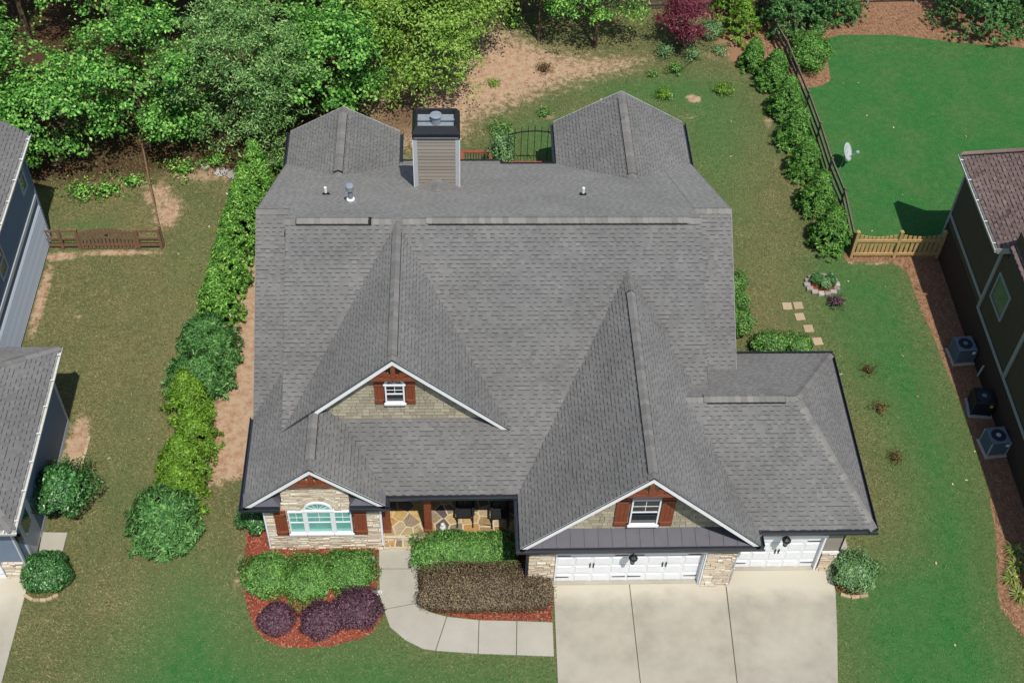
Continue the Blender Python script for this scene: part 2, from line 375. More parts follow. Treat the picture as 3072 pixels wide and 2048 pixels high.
def ground_material():
    mt, nt, b = new_mat('turf_and_soil', .95, .08)
    at = node(nt, 'ShaderNodeAttribute', attribute_name='tint')
    sp = node(nt, 'ShaderNodeSeparateColor'); nt.links.new(at.outputs['Color'], sp.inputs[0])
    n_big = noise(nt, .55, 4, .6); n_mid = noise(nt, 3.2, 5, .7); n_fine = noise(nt, 26, 4, .75); n_str = noise(nt, 9, 5, .78, (1.0, 1.7, 1), 1.6)
    def edge(chan, amt, lo, hi):
        w = math_n(nt, 'ADD', chan, math_n(nt, 'MULTIPLY', math_n(nt, 'SUBTRACT', n_mid, .5), amt))
        w = math_n(nt, 'ADD', w, math_n(nt, 'MULTIPLY', math_n(nt, 'SUBTRACT', n_fine, .5), amt*.8))
        return remap(nt, w, lo, hi)
    lush = edge(sp.outputs[1], .5, .12, .72)
    dryw = math_n(nt, 'MULTIPLY', at.outputs['Alpha'], 1.0)
    green = ramp(nt, n_fine, [(.36, col(44,98,46,.64)), (.5, col(64,128,64,.64)), (.64, col(98,156,90,.64))])
    green = mixc(nt, math_n(nt, 'MULTIPLY', remap(nt, n_big, .40, .62), .55), green, col(100,132,76,.64))
    olive = ramp(nt, n_str, [(.34, col(66,74,40,.66)), (.45, col(102,106,64,.66)), (.54, col(134,128,86,.66)), (.66, col(186,170,126,.66))])
    olive = mixc(nt, math_n(nt, 'MULTIPLY', remap(nt, n_big, .4, .62), .55), olive, col(92,108,66,.64))
    olive = mixc(nt, math_n(nt, 'MULTIPLY', math_n(nt, 'MULTIPLY', dryw, remap(nt, n_mid, .35, .6)), .55), olive, col(160,142,100,.64))
    green = mixc(nt, math_n(nt, 'MULTIPLY', remap(nt, n_mid, .40, .60), .40), green, col(48,104,50,.64))
    grass = mixc(nt, lush, olive, green)
    dirt = ramp(nt, n_mid, [(.28, col(172,122,94,.64)), (.42, col(196,158,128,.64)), (.58, col(212,184,154,.66)), (.75, col(192,176,138,.64))])
    dirt = mixc(nt, math_n(nt, 'MULTIPLY', remap(nt, n_fine, .45, .75), .4), dirt, col(140,116,80,.58))
    straw = ramp(nt, noise(nt, 14, 6, .85, (1.0, 2.6, 1)), [(.34, col(96,68,48,.64)), (.46, col(160,120,92,.64)), (.56, col(188,148,116,.64)), (.68, col(218,188,154,.64))])
    c_ = mixc(nt, edge(sp.outputs[0], .85, .42, .62), grass, dirt)
    c_ = mixc(nt, edge(sp.outputs[2], .35, .42, .58), c_, straw)
    tc2 = node(nt, 'ShaderNodeAttribute', attribute_name='litter')
    c_ = mixc(nt, edge(tc2.outputs['Fac'], .5, .35, .7), c_, ramp(nt, n_fine, [(.3, col(60,44,34,.6)), (.6, col(110,84,62,.6)), (.75, col(70,84,48,.6))]))
    nt.links.new(c_, b.inputs['Base Color'])
    bump(nt, b, math_n(nt, 'ADD', n_fine, noise(nt, 80, 2, .7)), .55, .03)
    return mt
def axis(lo, hi, step, far):
    a = np.arange(lo, hi+step/2, step)
    return np.concatenate([[-far, -far*.5, lo-15, lo-5], a, [hi+5, hi+15, far*.5, far]])
gx = axis(-28, 30, .25, 400); gy = axis(-9, 46, .25, 400)
GX, GY = np.meshgrid(gx, gy)
tint = cover(GX, GY).reshape(-1, 4)
V = np.stack([GX.ravel(), GY.ravel(), np.zeros(GX.size)], 1)
nx = len(gx); idx = np.arange(GX.size).reshape(GX.shape)
Q = np.stack([idx[:-1,:-1].ravel(), idx[:-1,1:].ravel(), idx[1:,1:].ravel(), idx[1:,:-1].ravel()], 1)
ground = tag(np_obj('ground', V, Q, ground_material(), tint=tint), kind='structure')
lit = np.maximum(soft(GX, GY, [(-60,20.0),(-19,19.9),(-14,21.0),(-10.5,20.4),(-8.2,23.0),(-7.2,27),(-7.5,60),(-60,60)], 1.6), blob(GX, GY, -5.6, 24.6, 2.2, 2.4, .62)).ravel()
la = ground.data.attributes.new('litter', 'FLOAT', 'POINT'); la.data.foreach_set('value', lit.astype(np.float32))

# hard surfaces --------------------------------------------------------------
def inset(poly, d):
    """shrink a convex outline by d"""
    n = len(poly); out = []
    c = Vector((sum(p[0] for p in poly)/n, sum(p[1] for p in poly)/n))
    for i in range(n):
        p0, p1, p2 = Vector(poly[i-1]), Vector(poly[i]), Vector(poly[(i+1) % n])
        e1, e2 = (p1-p0), (p2-p1)
        if e1.length < 1e-6 or e2.length < 1e-6: out.append(tuple(p1)); continue
        n1 = Vector((-e1.y, e1.x)).normalized(); n2 = Vector((-e2.y, e2.x)).normalized()
        if n1.dot(c-p1) < 0: n1.negate()
        if n2.dot(c-p1) < 0: n2.negate()
        b = (n1+n2)
        if b.length < 1e-3: b = n1
        b.normalize(); k = max(b.dot(n1), .35); q = p1+b*(d/k); out.append((q.x, q.y))
    return out
def slab(parent, poly, z, mat, name='slab', th=.09, gap=.012):
    return obj(name, MB().prism(inset(poly, gap), z-th, z, 'z'), mat, parent, bevel=.008)
drive = tag(obj('driveway', MB().prism([(0,-.12),(-.06,-7.9),(8.5,-7.9),(8.9,-4.0),(9.3,-1.9),(9.5,.2),(6.0,.2),(6.0,-.12)], .004, .012, 'z'), M['mortar']), kind='structure')
slab(drive, [(-.03,.02),(2.57,.02),(2.6,-3.95),(-.08,-3.9)], .055, M['conc'])
slab(drive, [(2.57,.02),(5.88,.02),(5.73,-4.0),(2.6,-3.95)], .055, M['conc'])
slab(drive, [(5.88,-.18),(5.95,.46),(9.62,.46),(9.61,-.56),(9.4,-1.9),(9.0,-4.05),(5.73,-4.0)], .055, M['conc'])
slab(drive, [(-.08,-3.9),(2.6,-3.95),(2.62,-8),(-.1,-8)], .055, M['conc'])
slab(drive, [(2.6,-3.95),(5.73,-4.0),(5.6,-8),(2.62,-8)], .055, M['conc'])
slab(drive, [(5.73,-4.0),(9.0,-4.05),(8.6,-8),(5.6,-8)], .055, M['conc'])
walk = tag(obj('walkway', MB().prism([(-5.9,1.3),(-5.9,-.5),(-5.5,-1.5),(-4.9,-2.0),(-4,-2.4),(-.12,-2.7),(-.12,-1.6),(-3.6,-1.35),(-4.3,-1.1),(-4.65,-.6),(-4.65,1.3)], .004, .012, 'z'), M['mortar']), kind='structure')
for pl in ([(-5.99,1.38),(-5.97,.58),(-4.60,.56),(-4.57,1.38)],
           [(-5.97,.58),(-5.9,-.48),(-5.75,-.98),(-4.57,-.74),(-4.58,-.42),(-4.60,.56)],
           [(-5.75,-.98),(-5.53,-1.63),(-5.02,-2.11),(-4.44,-2.44),(-4.01,-2.52),(-3.64,-1.27),(-4.24,-1.08),(-4.57,-.74)],
           [(-4.01,-2.52),(-2.62,-2.65),(-2.57,-1.42),(-3.64,-1.27)],
           [(-2.62,-2.65),(-1.37,-2.72),(-1.31,-1.47),(-2.57,-1.42)],
           [(-1.37,-2.72),(-.13,-2.79),(-.11,-1.54),(-1.31,-1.47)]):
    slab(walk, pl, .05, M['walk'])
sidew = tag(obj('side_path', MB().prism([(9.75,.7),(10.35,1.0),(10.4,2.4),(9.75,2.4)], .004, .05, 'z'), M['walk'], bevel=.01), kind='structure')
npad = tag(obj('entry_pad', MB().prism([(-17.58,1.45),(-17.62,2.2),(-16.76,2.17),(-16.78,1.45)], .004, .07, 'z'), M['walk'], bevel=.01), kind='structure')
ndrive = tag(obj('neighbour_driveway', MB().prism([(-17.75,.62),(-17.7,-.05),(-17.75,-2.2),(-17.9,-8),(-24,-8),(-24,.62)], .004, .05, 'z'), M['conc'], bevel=.01), kind='structure')

def mulch_material():
    mt, nt, b = new_mat('red_bark_mulch', .95, .1)
    n1 = noise(nt, 38, 4, .8, (1, 1.8, 1))
    nt.links.new(ramp(nt, n1, [(.2, col(106,52,40,.62)), (.46, col(164,82,62,.64)), (.66, col(190,108,84,.64)), (.85, col(212,156,128,.64))]), b.inputs['Base Color'])
    bump(nt, b, n1, .8, .04); return mt
M['mulch'] = mulch_material()
def bed(name, poly, holes=(), step=.12, h=.07):
    P = np.array(poly); xs = np.arange(P[:,0].min()-.2, P[:,0].max()+.2, step); ys = np.arange(P[:,1].min()-.2, P[:,1].max()+.2, step)
    X, Y = np.meshgrid(xs, ys); sd_ = poly_sd(X, Y, poly)+.03*np.sin(X*9)*np.cos(Y*11)
    Z = np.clip(sd_/.25, -.6, 1)*h+.004*np.sin(X*37)*np.sin(Y*41)
    ii = np.arange(X.size).reshape(X.shape); mk = sd_ > -.15
    Qm = np.stack([ii[:-1,:-1].ravel(), ii[:-1,1:].ravel(), ii[1:,1:].ravel(), ii[1:,:-1].ravel()], 1)
    keep = mk.ravel()[Qm].all(1)
    o = np_obj(name, np.stack([X.ravel(), Y.ravel(), Z.ravel()], 1), Qm[keep], M['mulch'])
    return tag(o, kind='structure')
BEDL = [(-10.61,2.2),(-10.51,.94),(-10.48,-.08),(-10.25,-.9),(-9.97,-1.55),(-9.57,-2.03),(-8.98,-2.28),(-8.27,-2.32),(-7.43,-2.27),(-6.59,-2.05),(-6.1,-1.81),(-5.78,-1.2),(-6.02,-.5),(-6.05,1.5),(-9.7,1.5),(-9.9,2.4)]
bed('mulch_bed', BEDL)
bed('mulch_bed', [(-4.55,.9),(-4.5,1.6),(-.95,1.6),(-.95,.0),(-.1,-.25),(-.13,-1.48),(-2.6,-1.38),(-3.6,-1.22),(-4.2,-1.02),(-4.5,-.7)])
bed('mulch_bed', [(9.68,.2),(10.2,.55),(10.8,.4),(10.95,-.3),(10.4,-.7),(9.68,-.5)])
# ------------------------------------------------------------------ coursed pieces (shingles, shakes, stones, boards)
def span(poly, v):
    us = []
    n = len(poly)
    for i in range(n):
        (u0, v0), (u1, v1) = poly[i], poly[(i+1) % n]
        if (v0 <= v <= v1) or (v1 <= v <= v0):
            if abs(v1-v0) < 1e-9: us += [u0, u1]
            else: us.append(u0+(u1-u0)*(v-v0)/(v1-v0))
    return (min(us), max(us)) if us else None
def courses(poly, heights, wlo, whi, holes=(), r=rnd, stagger=0.0):
    vmin = min(p[1] for p in poly); vmax = max(p[1] for p in poly)
    v = vmin; out = []; k = 0
    while v < vmax-.01:
        h = heights() if callable(heights) else heights
        v1 = min(v+h, vmax); eps = 1e-4
        s0, s1 = span(poly, v+eps), span(poly, v1-eps)
        if s0 and s1:
            a, b = min(s0[0], s1[0]), max(s0[1], s1[1])
            cuts = [a]; u = a+r.uniform(0, whi)
            while u < b:
                cuts.append(u); u += r.uniform(wlo, whi)
            cuts.append(b)
            hs = [q for q in holes if q[2] < v1-.01 and q[3] > v+.01]
            for q in hs: cuts += [q[0], q[1]]
            cuts = sorted(c for c in cuts if a-1e-6 <= c <= b+1e-6)
            for i in range(len(cuts)-1):
                c0, c1 = cuts[i], cuts[i+1]
                if c1-c0 < .02: continue
                mid = (c0+c1)/2
                if any(q[0] < mid < q[1] for q in hs): continue
                b0, b1 = min(max(c0, s0[0]), s0[1]), min(max(c1, s0[0]), s0[1])
                t0, t1 = min(max(c0, s1[0]), s1[1]), min(max(c1, s1[0]), s1[1])
                if (b1-b0)+(t1-t0) < .03: continue
                out.append((b0, b1, t0, t1, v, v1, k, i))
        v = v1; k += 1
    return out
def lay(cells, P0, U, Vv, N, style, cull=None, r=rnd):
    """turn cells into small solids; returns list of (area seen, MB)"""
    P0, U, Vv, N = Vector(P0), Vector(U), Vector(Vv), Vector(N); res = []
    for b0, b1, t0, t1, v0, v1, k, i in cells:
        if cull:
            if all(cull(P0+U*u+Vv*v) for u, v in ((b0,v0),(b1,v0),(t0,v1),(t1,v1))): continue
        g = style.get('gap', 0); lo, hi = style['h']; h = r.uniform(lo, hi); sh = r.uniform(.02, .88)
        j = style.get('jit', 0); jj = lambda: r.uniform(-j, j)
        mb = MB()
        if style.get('tabs'):
            raised = (i % 2 == 0) if r.random() < .85 else r.random() < .5
            h = .020 if raised else .010
            sh = min(.88, max(.02, r.gauss(.56 if raised else .42, .15)))
        hb = style.get('hb', h) if not style.get('tabs') else h
        q = lambda u, v, z: P0+U*u+Vv*v+N*z
        ov = style.get('over', 0)
        B0, B1, T0, T1 = b0+g+jj(), b1-g+jj(), t0+g+jj(), t1-g+jj(); w0, w1 = v0+g+jj()-ov, v1-g+jj()
        if B1 <= B0: B0 = B1 = (b0+b1)/2
        if T1 <= T0: T0 = T1 = (t0+t1)/2
        base = [q(B0,w0,0), q(B1,w0,0), q(T1,w1,0), q(T0,w1,0)]
        th_ = .004 if style.get('tabs') else h
        top = [q(B0,w0,hb if style.get('hb') else h+jj()*.5), q(B1,w0,hb if style.get('hb') else h+jj()*.5), q(T1,w1,th_+jj()*.5), q(T0,w1,th_+jj()*.5)]
        if style.get('tabs') and raised:
            fb = .15 if N.y < .2 else .12
            m0, m1 = top[0].lerp(top[3], fb), top[1].lerp(top[2], fb)
            mb.quad([m0, m1, top[2], top[3]], sh); mb.quad([top[0], top[1], m1, m0], .97)
        else: mb.quad(top, sh)
        edge_a = .97 if style.get('tabs') else sh
        if True:
            for a_, b_ in ((0,1),(1,2),(3,0)):
                mb.quad([base[a_], base[b_], top[b_], top[a_]], edge_a)
            if not style.get('tabs'): mb.quad([base[2], base[3], top[3], top[2]], edge_a)
        c = sum(top, Vector())/4; d = CAM_LOC-c; L = d.length
        area = ((top[1]-top[0]).length+(top[2]-top[3]).length)/2*(top[3]-top[0]).length
        vis = area*max(N.dot(d)/L, 0)/L**2
        res.append((vis, mb))
    return res
def place(pieces, name, bulk, mat, parent, limit):
    pieces.sort(key=lambda t: -t[0])
    for _, mb in pieces[:limit]: obj(name, mb, mat, parent)
    rest = pieces[limit:]
    if rest:
        mb = MB()
        for _, q in rest: mb.join(q)
        tag(obj(bulk, mb, mat, parent), kind='stuff')
SHINGLE = dict(tabs=True, h=(.006, .014))

# ------------------------------------------------------------------ the house
house = thing('house', (-1.9, 9.0, 0), 'large single storey house with grey shingle roof, stone front and three garage bays', 'house')
S = .5917                                            # slope of the main roof
EAVE, ZR, YR, YE = 3.06, 7.834, 9.593, 1.525
zmain = lambda y: EAVE+(y-YE)*(ZR-EAVE)/(YR-YE)
zback = lambda y: ZR-S*(y-YR)
SY, SZ = 10.86, zback(10.86)                         # ridge of the lower end strips
SS = (SZ-EAVE)/(SY-4.84)
XA, ZA, YA, SA, WA = -5.267, 7.80, 3.40, .97, 3.9     # upper front gable
XB, ZB, YB, WB = -7.927, 5.129, 1.16, 2.308; SB = (ZB-EAVE)/WB
XC, ZC, YC, WC = 2.62, 6.944, -.538, 3.885; SC = (ZC-EAVE)/WC
XD, ZD, YD, WD, ED = -7.918, 4.124, 20.17, 2.315, 2.795; SD = (ZD-ED)/WD
XE, ZE, YEE, WE, EE = 3.717, 4.467, 20.80, 2.795, 2.798; SE = (ZE-EE)/WE
GX0, GX1, GY0, GY1, GRY, GRZ, GRX = 4.0, 10.334, .008, 7.5, 3.754, 5.29, 8.0; SG = (GRZ-EAVE)/(GRY-GY0); SGX = (GRZ-EAVE)/(GX1-GRX)
BACK = 18.1
roof = MB()
roof.prism([(YE,2.92),(YE,EAVE),(YR,ZR),(BACK,zback(BACK)),(BACK,2.62)], -9.05, 5.2, 'x')
for x0, x1 in ((-10.24,-9.06),(5.21,6.53)):
    roof.prism([(4.84,2.9),(4.84,EAVE),(SY,SZ),(BACK,zback(BACK)),(BACK,2.62)], x0, x1, 'x')
roof.prism([(BACK-.02,2.3),(BACK-.02,zback(BACK)-.003),(18.64,zback(18.64)),(18.64,2.3)], -5.6, -1.42, 'x')
def gable_y(mb, xc, zc, s, w, y0, y1, base):
    ze = zc-s*w; mb.prism([(xc-w,base),(xc+w,base),(xc+w,ze),(xc,zc),(xc-w,ze)], y0, y1, 'y')
gable_y(roof, XA, ZA, SA, WA, 3.76, 9.6, 3.2)
gable_y(roof, XB, ZB, SB, WB, 1.47, 6.6, 2.9)
gable_y(roof, XC, ZC, SC, WC, .12, 8.2, 2.9)
gable_y(roof, XD, ZD, SD, WD, 13.5, YD, 2.6)
gable_y(roof, XE, ZE, SE, WE, 13.0, YEE, 2.6)
def rake_slab(mb, xc, zc, s, w, y0, y1, th=.10, lower=None):
    for sg in (-1, 1):
        xe = xc+sg*w; ze = zc-s*w
        p = [(xc,zc),(xe,ze),(xe,ze-th),(xc,zc-th*1.3)]
        mb.prism(p if sg < 0 else p[::-1], y0, y1, 'y')
rake_slab(roof, XA, ZA, SA, WA-.12, YA, 3.76)
rake_slab(roof, XB, ZB, SB, WB, YB, 1.47)
rake_slab(roof, XC, ZC, SC, WC, YC, .12)
# garage wing hip
e = EAVE; b_ = 2.9
hp = [(GX0,GY0,b_),(GX1,GY0,b_),(GX1,GY1,b_),(GX0,GY1,b_),(GX0,GY0,e),(GX1,GY0,e),(GX1,GY1,e),(GX0,GY1,e),(GX0,GRY,GRZ),(GRX,GRY,GRZ)]
n = len(roof.v); roof.v += hp
for f in ((3,2,1,0),(0,1,5,4),(1,2,6,5),(2,3,7,6),(4,5,9,8),(5,6,9),(6,7,8,9),(3,0,4,8,7)):
    roof.f.append(tuple(n+i for i in f)); roof.a.append(0.0)
# cricket at the chimney
CHX0, CHX1, CHY = -4.82, -3.12, 14.1
cx_ = (CHX0+CHX1)/2
roof.v += [(CHX0-.02,CHY,zback(CHY)),(CHX1+.02,CHY,zback(CHY)),(cx_,CHY,zback(CHY)+.48),(cx_,CHY-.78,zback(CHY-.78)+.01)]
n = len(roof.v)-4
for f in ((0,3,2),(1,2,3)): roof.f.append(tuple(n+i for i in f)); roof.a.append(.3)
roof_o = obj('roof', roof, M['deck'], house)

# heights of the roof surfaces, to leave out shingles buried under a neighbouring slope
def hts(x, y):
    h = []
    if -9.05 <= x <= 5.2 and YE <= y <= BACK: h.append(min(zmain(y), zback(y)))
    if (-10.24 <= x <= -9.05 or 5.2 <= x <= 6.53) and 4.84 <= y <= BACK: h.append(min(EAVE+SS*(y-4.84), zback(y)))
    for xc, zc, s, w, y0, y1 in ((XA,ZA,SA,WA,3.80,9.6),(XB,ZB,SB,WB,1.5,6.6),(XC,ZC,SC,WC,.15,8.2),(XD,ZD,SD,WD,13.5,YD),(XE,ZE,SE,WE,13,YEE)):
        if abs(x-xc) <= w and y0 <= y <= y1: h.append(zc-s*abs(x-xc))
    if GX0 <= x <= GX1 and GY0 <= y <= GY1: h.append(min(EAVE+SG*(y-GY0), EAVE+SG*(GY1-y), EAVE+SGX*(GX1-x)))
    return max(h) if h else -9
cull = lambda p: hts(p.x, p.y) > p.z+.06
X_, Y_, Z_ = Vector((1,0,0)), Vector((0,1,0)), Vector((0,0,1))
tabs = []
def slope(P0, U, dirxy, s, poly, exp=.15, use_cull=True, out=None, **kw):
    """P0 eave origin, U along the eave, dirxy horizontal up-slope direction, s slope; poly in (u, v along slope)"""
    Vv = Vector((dirxy[0], dirxy[1], s)).normalized(); N = Vector(U).cross(Vv)
    if N.z < 0: N.negate()
    cells = courses(poly, exp, .085, .19)
    (tabs if out is None else out).extend(lay(cells, Vector(P0)+N*.003, U, Vv, N, SHINGLE, cull if use_cull else None))
def gable_slopes(xc, zc, s, w, y0, y1, exp=.15):
    L = w*math.sqrt(1+s*s); ze = zc-s*w
    slope((xc-w, y0, ze), (0,1,0), (1,0), s, [(0,0),(y1-y0,0),(y1-y0,L),(0,L)], exp)
    slope((xc+w, y0, ze), (0,1,0), (-1,0), s, [(0,0),(y1-y0,0),(y1-y0,L),(0,L)], exp)
def L_(dy, s): return dy*math.sqrt(1+s*s)
slope((-9.05,YE,EAVE), X_, (0,1), (ZR-EAVE)/(YR-YE), [(0,0),(14.25,0),(14.25,L_(YR-YE,S)),(0,L_(YR-YE,S))])
for x0, w_ in ((-10.24,1.18),(5.21,1.32)):
    slope((x0,4.84,EAVE), X_, (0,1), SS, [(0,0),(w_,0),(w_,L_(SY-4.84,SS)),(0,L_(SY-4.84,SS))])
slope((-9.05,BACK,zback(BACK)), X_, (0,-1), S, [(0,0),(14.25,0),(14.25,L_(BACK-YR,S)),(0,L_(BACK-YR,S))])
for x0, w_ in ((-10.24,1.18),(5.21,1.32)):
    slope((x0,BACK,zback(BACK)), X_, (0,-1), S, [(0,0),(w_,0),(w_,L_(BACK-SY,S)),(0,L_(BACK-SY,S))])
slope((-5.6,18.64,zback(18.64)), X_, (0,-1), S, [(0,0),(4.18,0),(4.18,L_(.54,S)),(0,L_(.54,S))])
gable_slopes(XA, ZA, SA, WA, YA, 9.6); gable_slopes(XB, ZB, SB, WB, YB, 6.6); gable_slopes(XC, ZC, SC, WC, YC, 8.2)
gable_slopes(XD, ZD, SD, WD, 13.5, YD); gable_slopes(XE, ZE, SE, WE, 13.0, YEE)
Lg = L_(GRY-GY0, SG)
slope((GX0,GY0,EAVE), X_, (0,1), SG, [(0,0),(GX1-GX0,0),(GRX-GX0,Lg),(0,Lg)])
slope((GX0,GY1,EAVE), X_, (0,-1), SG, [(0,0),(GX1-GX0,0),(GRX-GX0,Lg),(0,Lg)])
slope((GX1,GY0,EAVE), Y_, (-1,0), SGX, [(0,0),(GY1-GY0,0),(GRY-GY0,L_(GX1-GRX,SGX))])
place(tabs, 'shingle', 'shingles', SH, roof_o, 300)
# ridge caps and vents ---------------------------------------------------------
def ridge(p, q, s1, s2, side, w=.19, step=.2, vent=None, lift=.02):
    """caps along p->q; side = horizontal unit across the ridge; s1,s2 slopes on -side,+side; vent=(a,b) metres along with a raised vent"""
    p, q = Vector(p), Vector(q); L = (q-p).length; d = (q-p)/L; side = Vector(side)
    nn = max(1, round(L/step)); st = L/nn
    for i in range(nn):
        a = i*st; up = lift+(.035 if vent and vent[0] <= a+st/2 <= vent[1] else 0)
        m_ = MB(); c0 = p+d*(a-.03); c1 = p+d*(a+st)
        for sg, s in ((-1, s1), (1, s2)):
            off = (side*sg-Z_*(s*(.8 if vent and up > lift+.01 else 1))).normalized()*w
            k0 = [c0+Z_*(up+.014), c1+Z_*(up+.002), c1+off+Z_*(up+.002), c0+off+Z_*(up+.014)]
            lo = [v-Z_*.03 for v in k0]
            m_.hexa([lo[0], lo[1], lo[2], lo[3], k0[0], k0[1], k0[2], k0[3]])
        obj('ridge_cap', m_, M['cap'], roof_o)
    if vent:
        m_ = MB(); c0 = p+d*(vent[0]-.01); c1 = p+d*(vent[1]+.01)
        for sg, s in ((-1, s1), (1, s2)):
            off = (side*sg-Z_*(s*.8)).normalized()*(w+.020)
            m_.hexa([c0+off-Z_*.1, c1+off-Z_*.1, c1-Z_*.03, c0-Z_*.03, c0+off+Z_*.025, c1+off+Z_*.025, c1+Z_*.03, c0+Z_*.03])
        obj('ridge_vent', m_, M['vent'], roof_o)
ridge((-9.05,YR,ZR), (-5.45,YR,ZR), S, S, Y_, vent=(.35,2.9))
ridge((-5.05,YR,ZR), (5.2,YR,ZR), S, S, Y_, vent=(.85,9.75))
ridge((-10.24,SY,SZ), (-9.1,SY,SZ), SS, S, Y_); ridge((5.25,SY,SZ), (6.53,SY,SZ), SS, S, Y_)
ridge((XA,YA,ZA), (XA,9.5,ZA), SA, SA, X_, vent=(.25,5.7))
ridge((XB,YB,ZB), (XB,3.4,ZB), SB, SB, X_, vent=(.45,2.2))
ridge((XC,YC,ZC), (XC,8.0,ZC), SC, SC, X_, vent=(.25,7.6))
ridge((XD,15.86,ZD), (XD,YD,ZD), SD, SD, X_, vent=(.3,3.9))
ridge((XE,15.3,ZE), (XE,YEE,ZE), SE, SE, X_, vent=(.4,5.1))
ridge((4.3,GRY,GRZ), (GRX,GRY,GRZ), SG, SG, Y_, vent=(.7,3.3))
def hip(p, q, w=.17):
    p, q = Vector(p), Vector(q); d = (q-p); h_ = Vector((d.x, d.y, 0)).normalized(); side = Vector((-h_.y, h_.x, 0))
    ridge(p, q, .42, .42, side, w, .22)
hip((GRX,GRY,GRZ), (GX1,GY0,EAVE)); hip((GRX,GRY,GRZ), (GX1,GY1,EAVE))

# gutters and rake boards ------------------------------------------------------
def gutter(p, q, out, mat=None, z=-.02, w=.13, h=.14):
    p, q, out = Vector(p), Vector(q), Vector(out); m_ = MB()
    lo = Z_*(z-h)
    # trough: back, floor, front lip
    m_.hexa([p+lo, q+lo, q+out*.015+lo, p+out*.015+lo, p+Z_*z, q+Z_*z, q+out*.015+Z_*z, p+out*.015+Z_*z])
    m_.hexa([p+lo+out*.016, q+lo+out*.016, q+out*(w*.8)+lo, p+out*(w*.8)+lo, p+lo+Z_*.012+out*.016, q+lo+Z_*.012+out*.016, q+out*(w*.8)+lo+Z_*.012, p+out*(w*.8)+lo+Z_*.012])
    m_.hexa([p+out*(w*.8+.001)+lo, q+out*(w*.8+.001)+lo, q+out*(w*.8+.014)+lo, p+out*(w*.8+.014)+lo, p+out*w+Z_*(z+.004), q+out*w+Z_*(z+.004), q+out*(w+.016)+Z_*(z+.004), p+out*(w+.016)+Z_*(z+.004)])
    return obj('gutter', m_, mat or M['gutter'], house)
F_, B_ = (0,-1,0), (0,1,0)
gutter((-5.60,YE,EAVE), (-1.16,YE,EAVE), F_)
gutter((XC-WC-.13,YC-.02,EAVE), (XC+WC+.13,YC-.02,EAVE), F_)
gutter((XC-WC,YC-.02,EAVE), (XC-WC,YE-.14,EAVE), (-1,0,0)); gutter((XC+WC,YC-.02,EAVE), (XC+WC,GY0-.14,EAVE), (1,0,0))
gutter((XC+WC+.14,GY0,EAVE), (GX1+.13,GY0,EAVE), F_); gutter((GX1,GY0,EAVE), (GX1,GY1,EAVE), (1,0,0)); gutter((6.6,GY1,EAVE), (GX1+.13,GY1,EAVE), B_)
gutter((XB-WB,YB-.14,EAVE), (XB-WB,4.84,EAVE), (-1,0,0))
gutter((XB+WB,YB-.14,EAVE), (XB+WB,YE-.14,EAVE), (1,0,0))
gutter((XB-WB-.13,YB-.02,EAVE), (-9.05,YB-.02,EAVE), F_); gutter((-6.78,YB-.02,EAVE), (XB+WB+.13,YB-.02,EAVE), F_)
for xc, w, ze, y0, y1 in ((XD,WD,ED,17.4,YD),(XE,WE,EE,17.6,YEE)):
    gutter((xc-w,y0,ze), (xc-w,y1,ze), (-1,0,0)); gutter((xc+w,y0,ze), (xc+w,y1,ze), (1,0,0))
gutter((-5.6,18.64,zback(18.64)), (-1.42,18.64,zback(18.64)), B_); gutter((-1.40,BACK,zback(BACK)), (.92,BACK,zback(BACK)), B_)
def rake_board(xc, zc, s, w, y, wid=.16, th=.035, mat='white', w1=None, name='rake_board'):
    for sg, ww in ((-1, w), (1, w1 or w)):
        p = [(xc+sg*.0,zc-.015),(xc+sg*ww,zc-s*ww-.015),(xc+sg*ww,zc-s*ww-.015-wid),(xc,zc-.015-wid)]
        obj(name, MB().prism(p if sg < 0 else p[::-1], y-th, y-.002, 'y'), M[mat], house)
rake_board(XA, ZA, SA, 2.62, YA, w1=3.75, wid=.24); rake_board(XB, ZB, SB, WB, YB, wid=.23); rake_board(XC, ZC, SC, WC, YC, wid=.24)
for xc, zc, s, w, y in ((XA,ZA,SA,3.76,YA),(XB,ZB,SB,WB,YB),(XC,ZC,SC,WC,YC)):
    for sg in (-1, 1):
        p = [(xc,zc+.016),(xc+sg*w,zc-s*w+.016),(xc+sg*w,zc-s*w-.02),(xc,zc-.02)]
        obj('drip_edge', MB().prism(p if sg < 0 else p[::-1], y-.06, y-.036, 'y'), M['gutter'], house)
for xc, zc, s, w, y in ((XD,ZD,SD,WD,YD),(XE,ZE,SE,WE,YEE)):
    for sg in (-1, 1):
        p = [(xc,zc+.014),(xc+sg*w,zc-s*w+.014),(xc+sg*w,zc-s*w-.15),(xc,zc-.15)]
        obj('rake_board', MB().prism(p if sg < 0 else p[::-1], y+.002, y+.03, 'y'), M['trimgrey'], house)
for x, sg in ((-10.24,-1),(6.53,1)):
    for (y0, z0), (y1, z1) in (((4.84,EAVE),(SY,SZ)),((SY,SZ),(BACK,zback(BACK)))):
        if x > 0 and y0 < 5: y0, z0 = 6.1, EAVE+SS*(6.1-4.84)
        d = .002*sg
        p = [(y0,z0+.016),(y1,z1+.016),(y1,z1-.16),(y0,z0-.16)]
        obj('rake_board', MB().prism(p, min(x+d, x+sg*.03), max(x+d, x+sg*.03), 'x'), M['cap'], house)
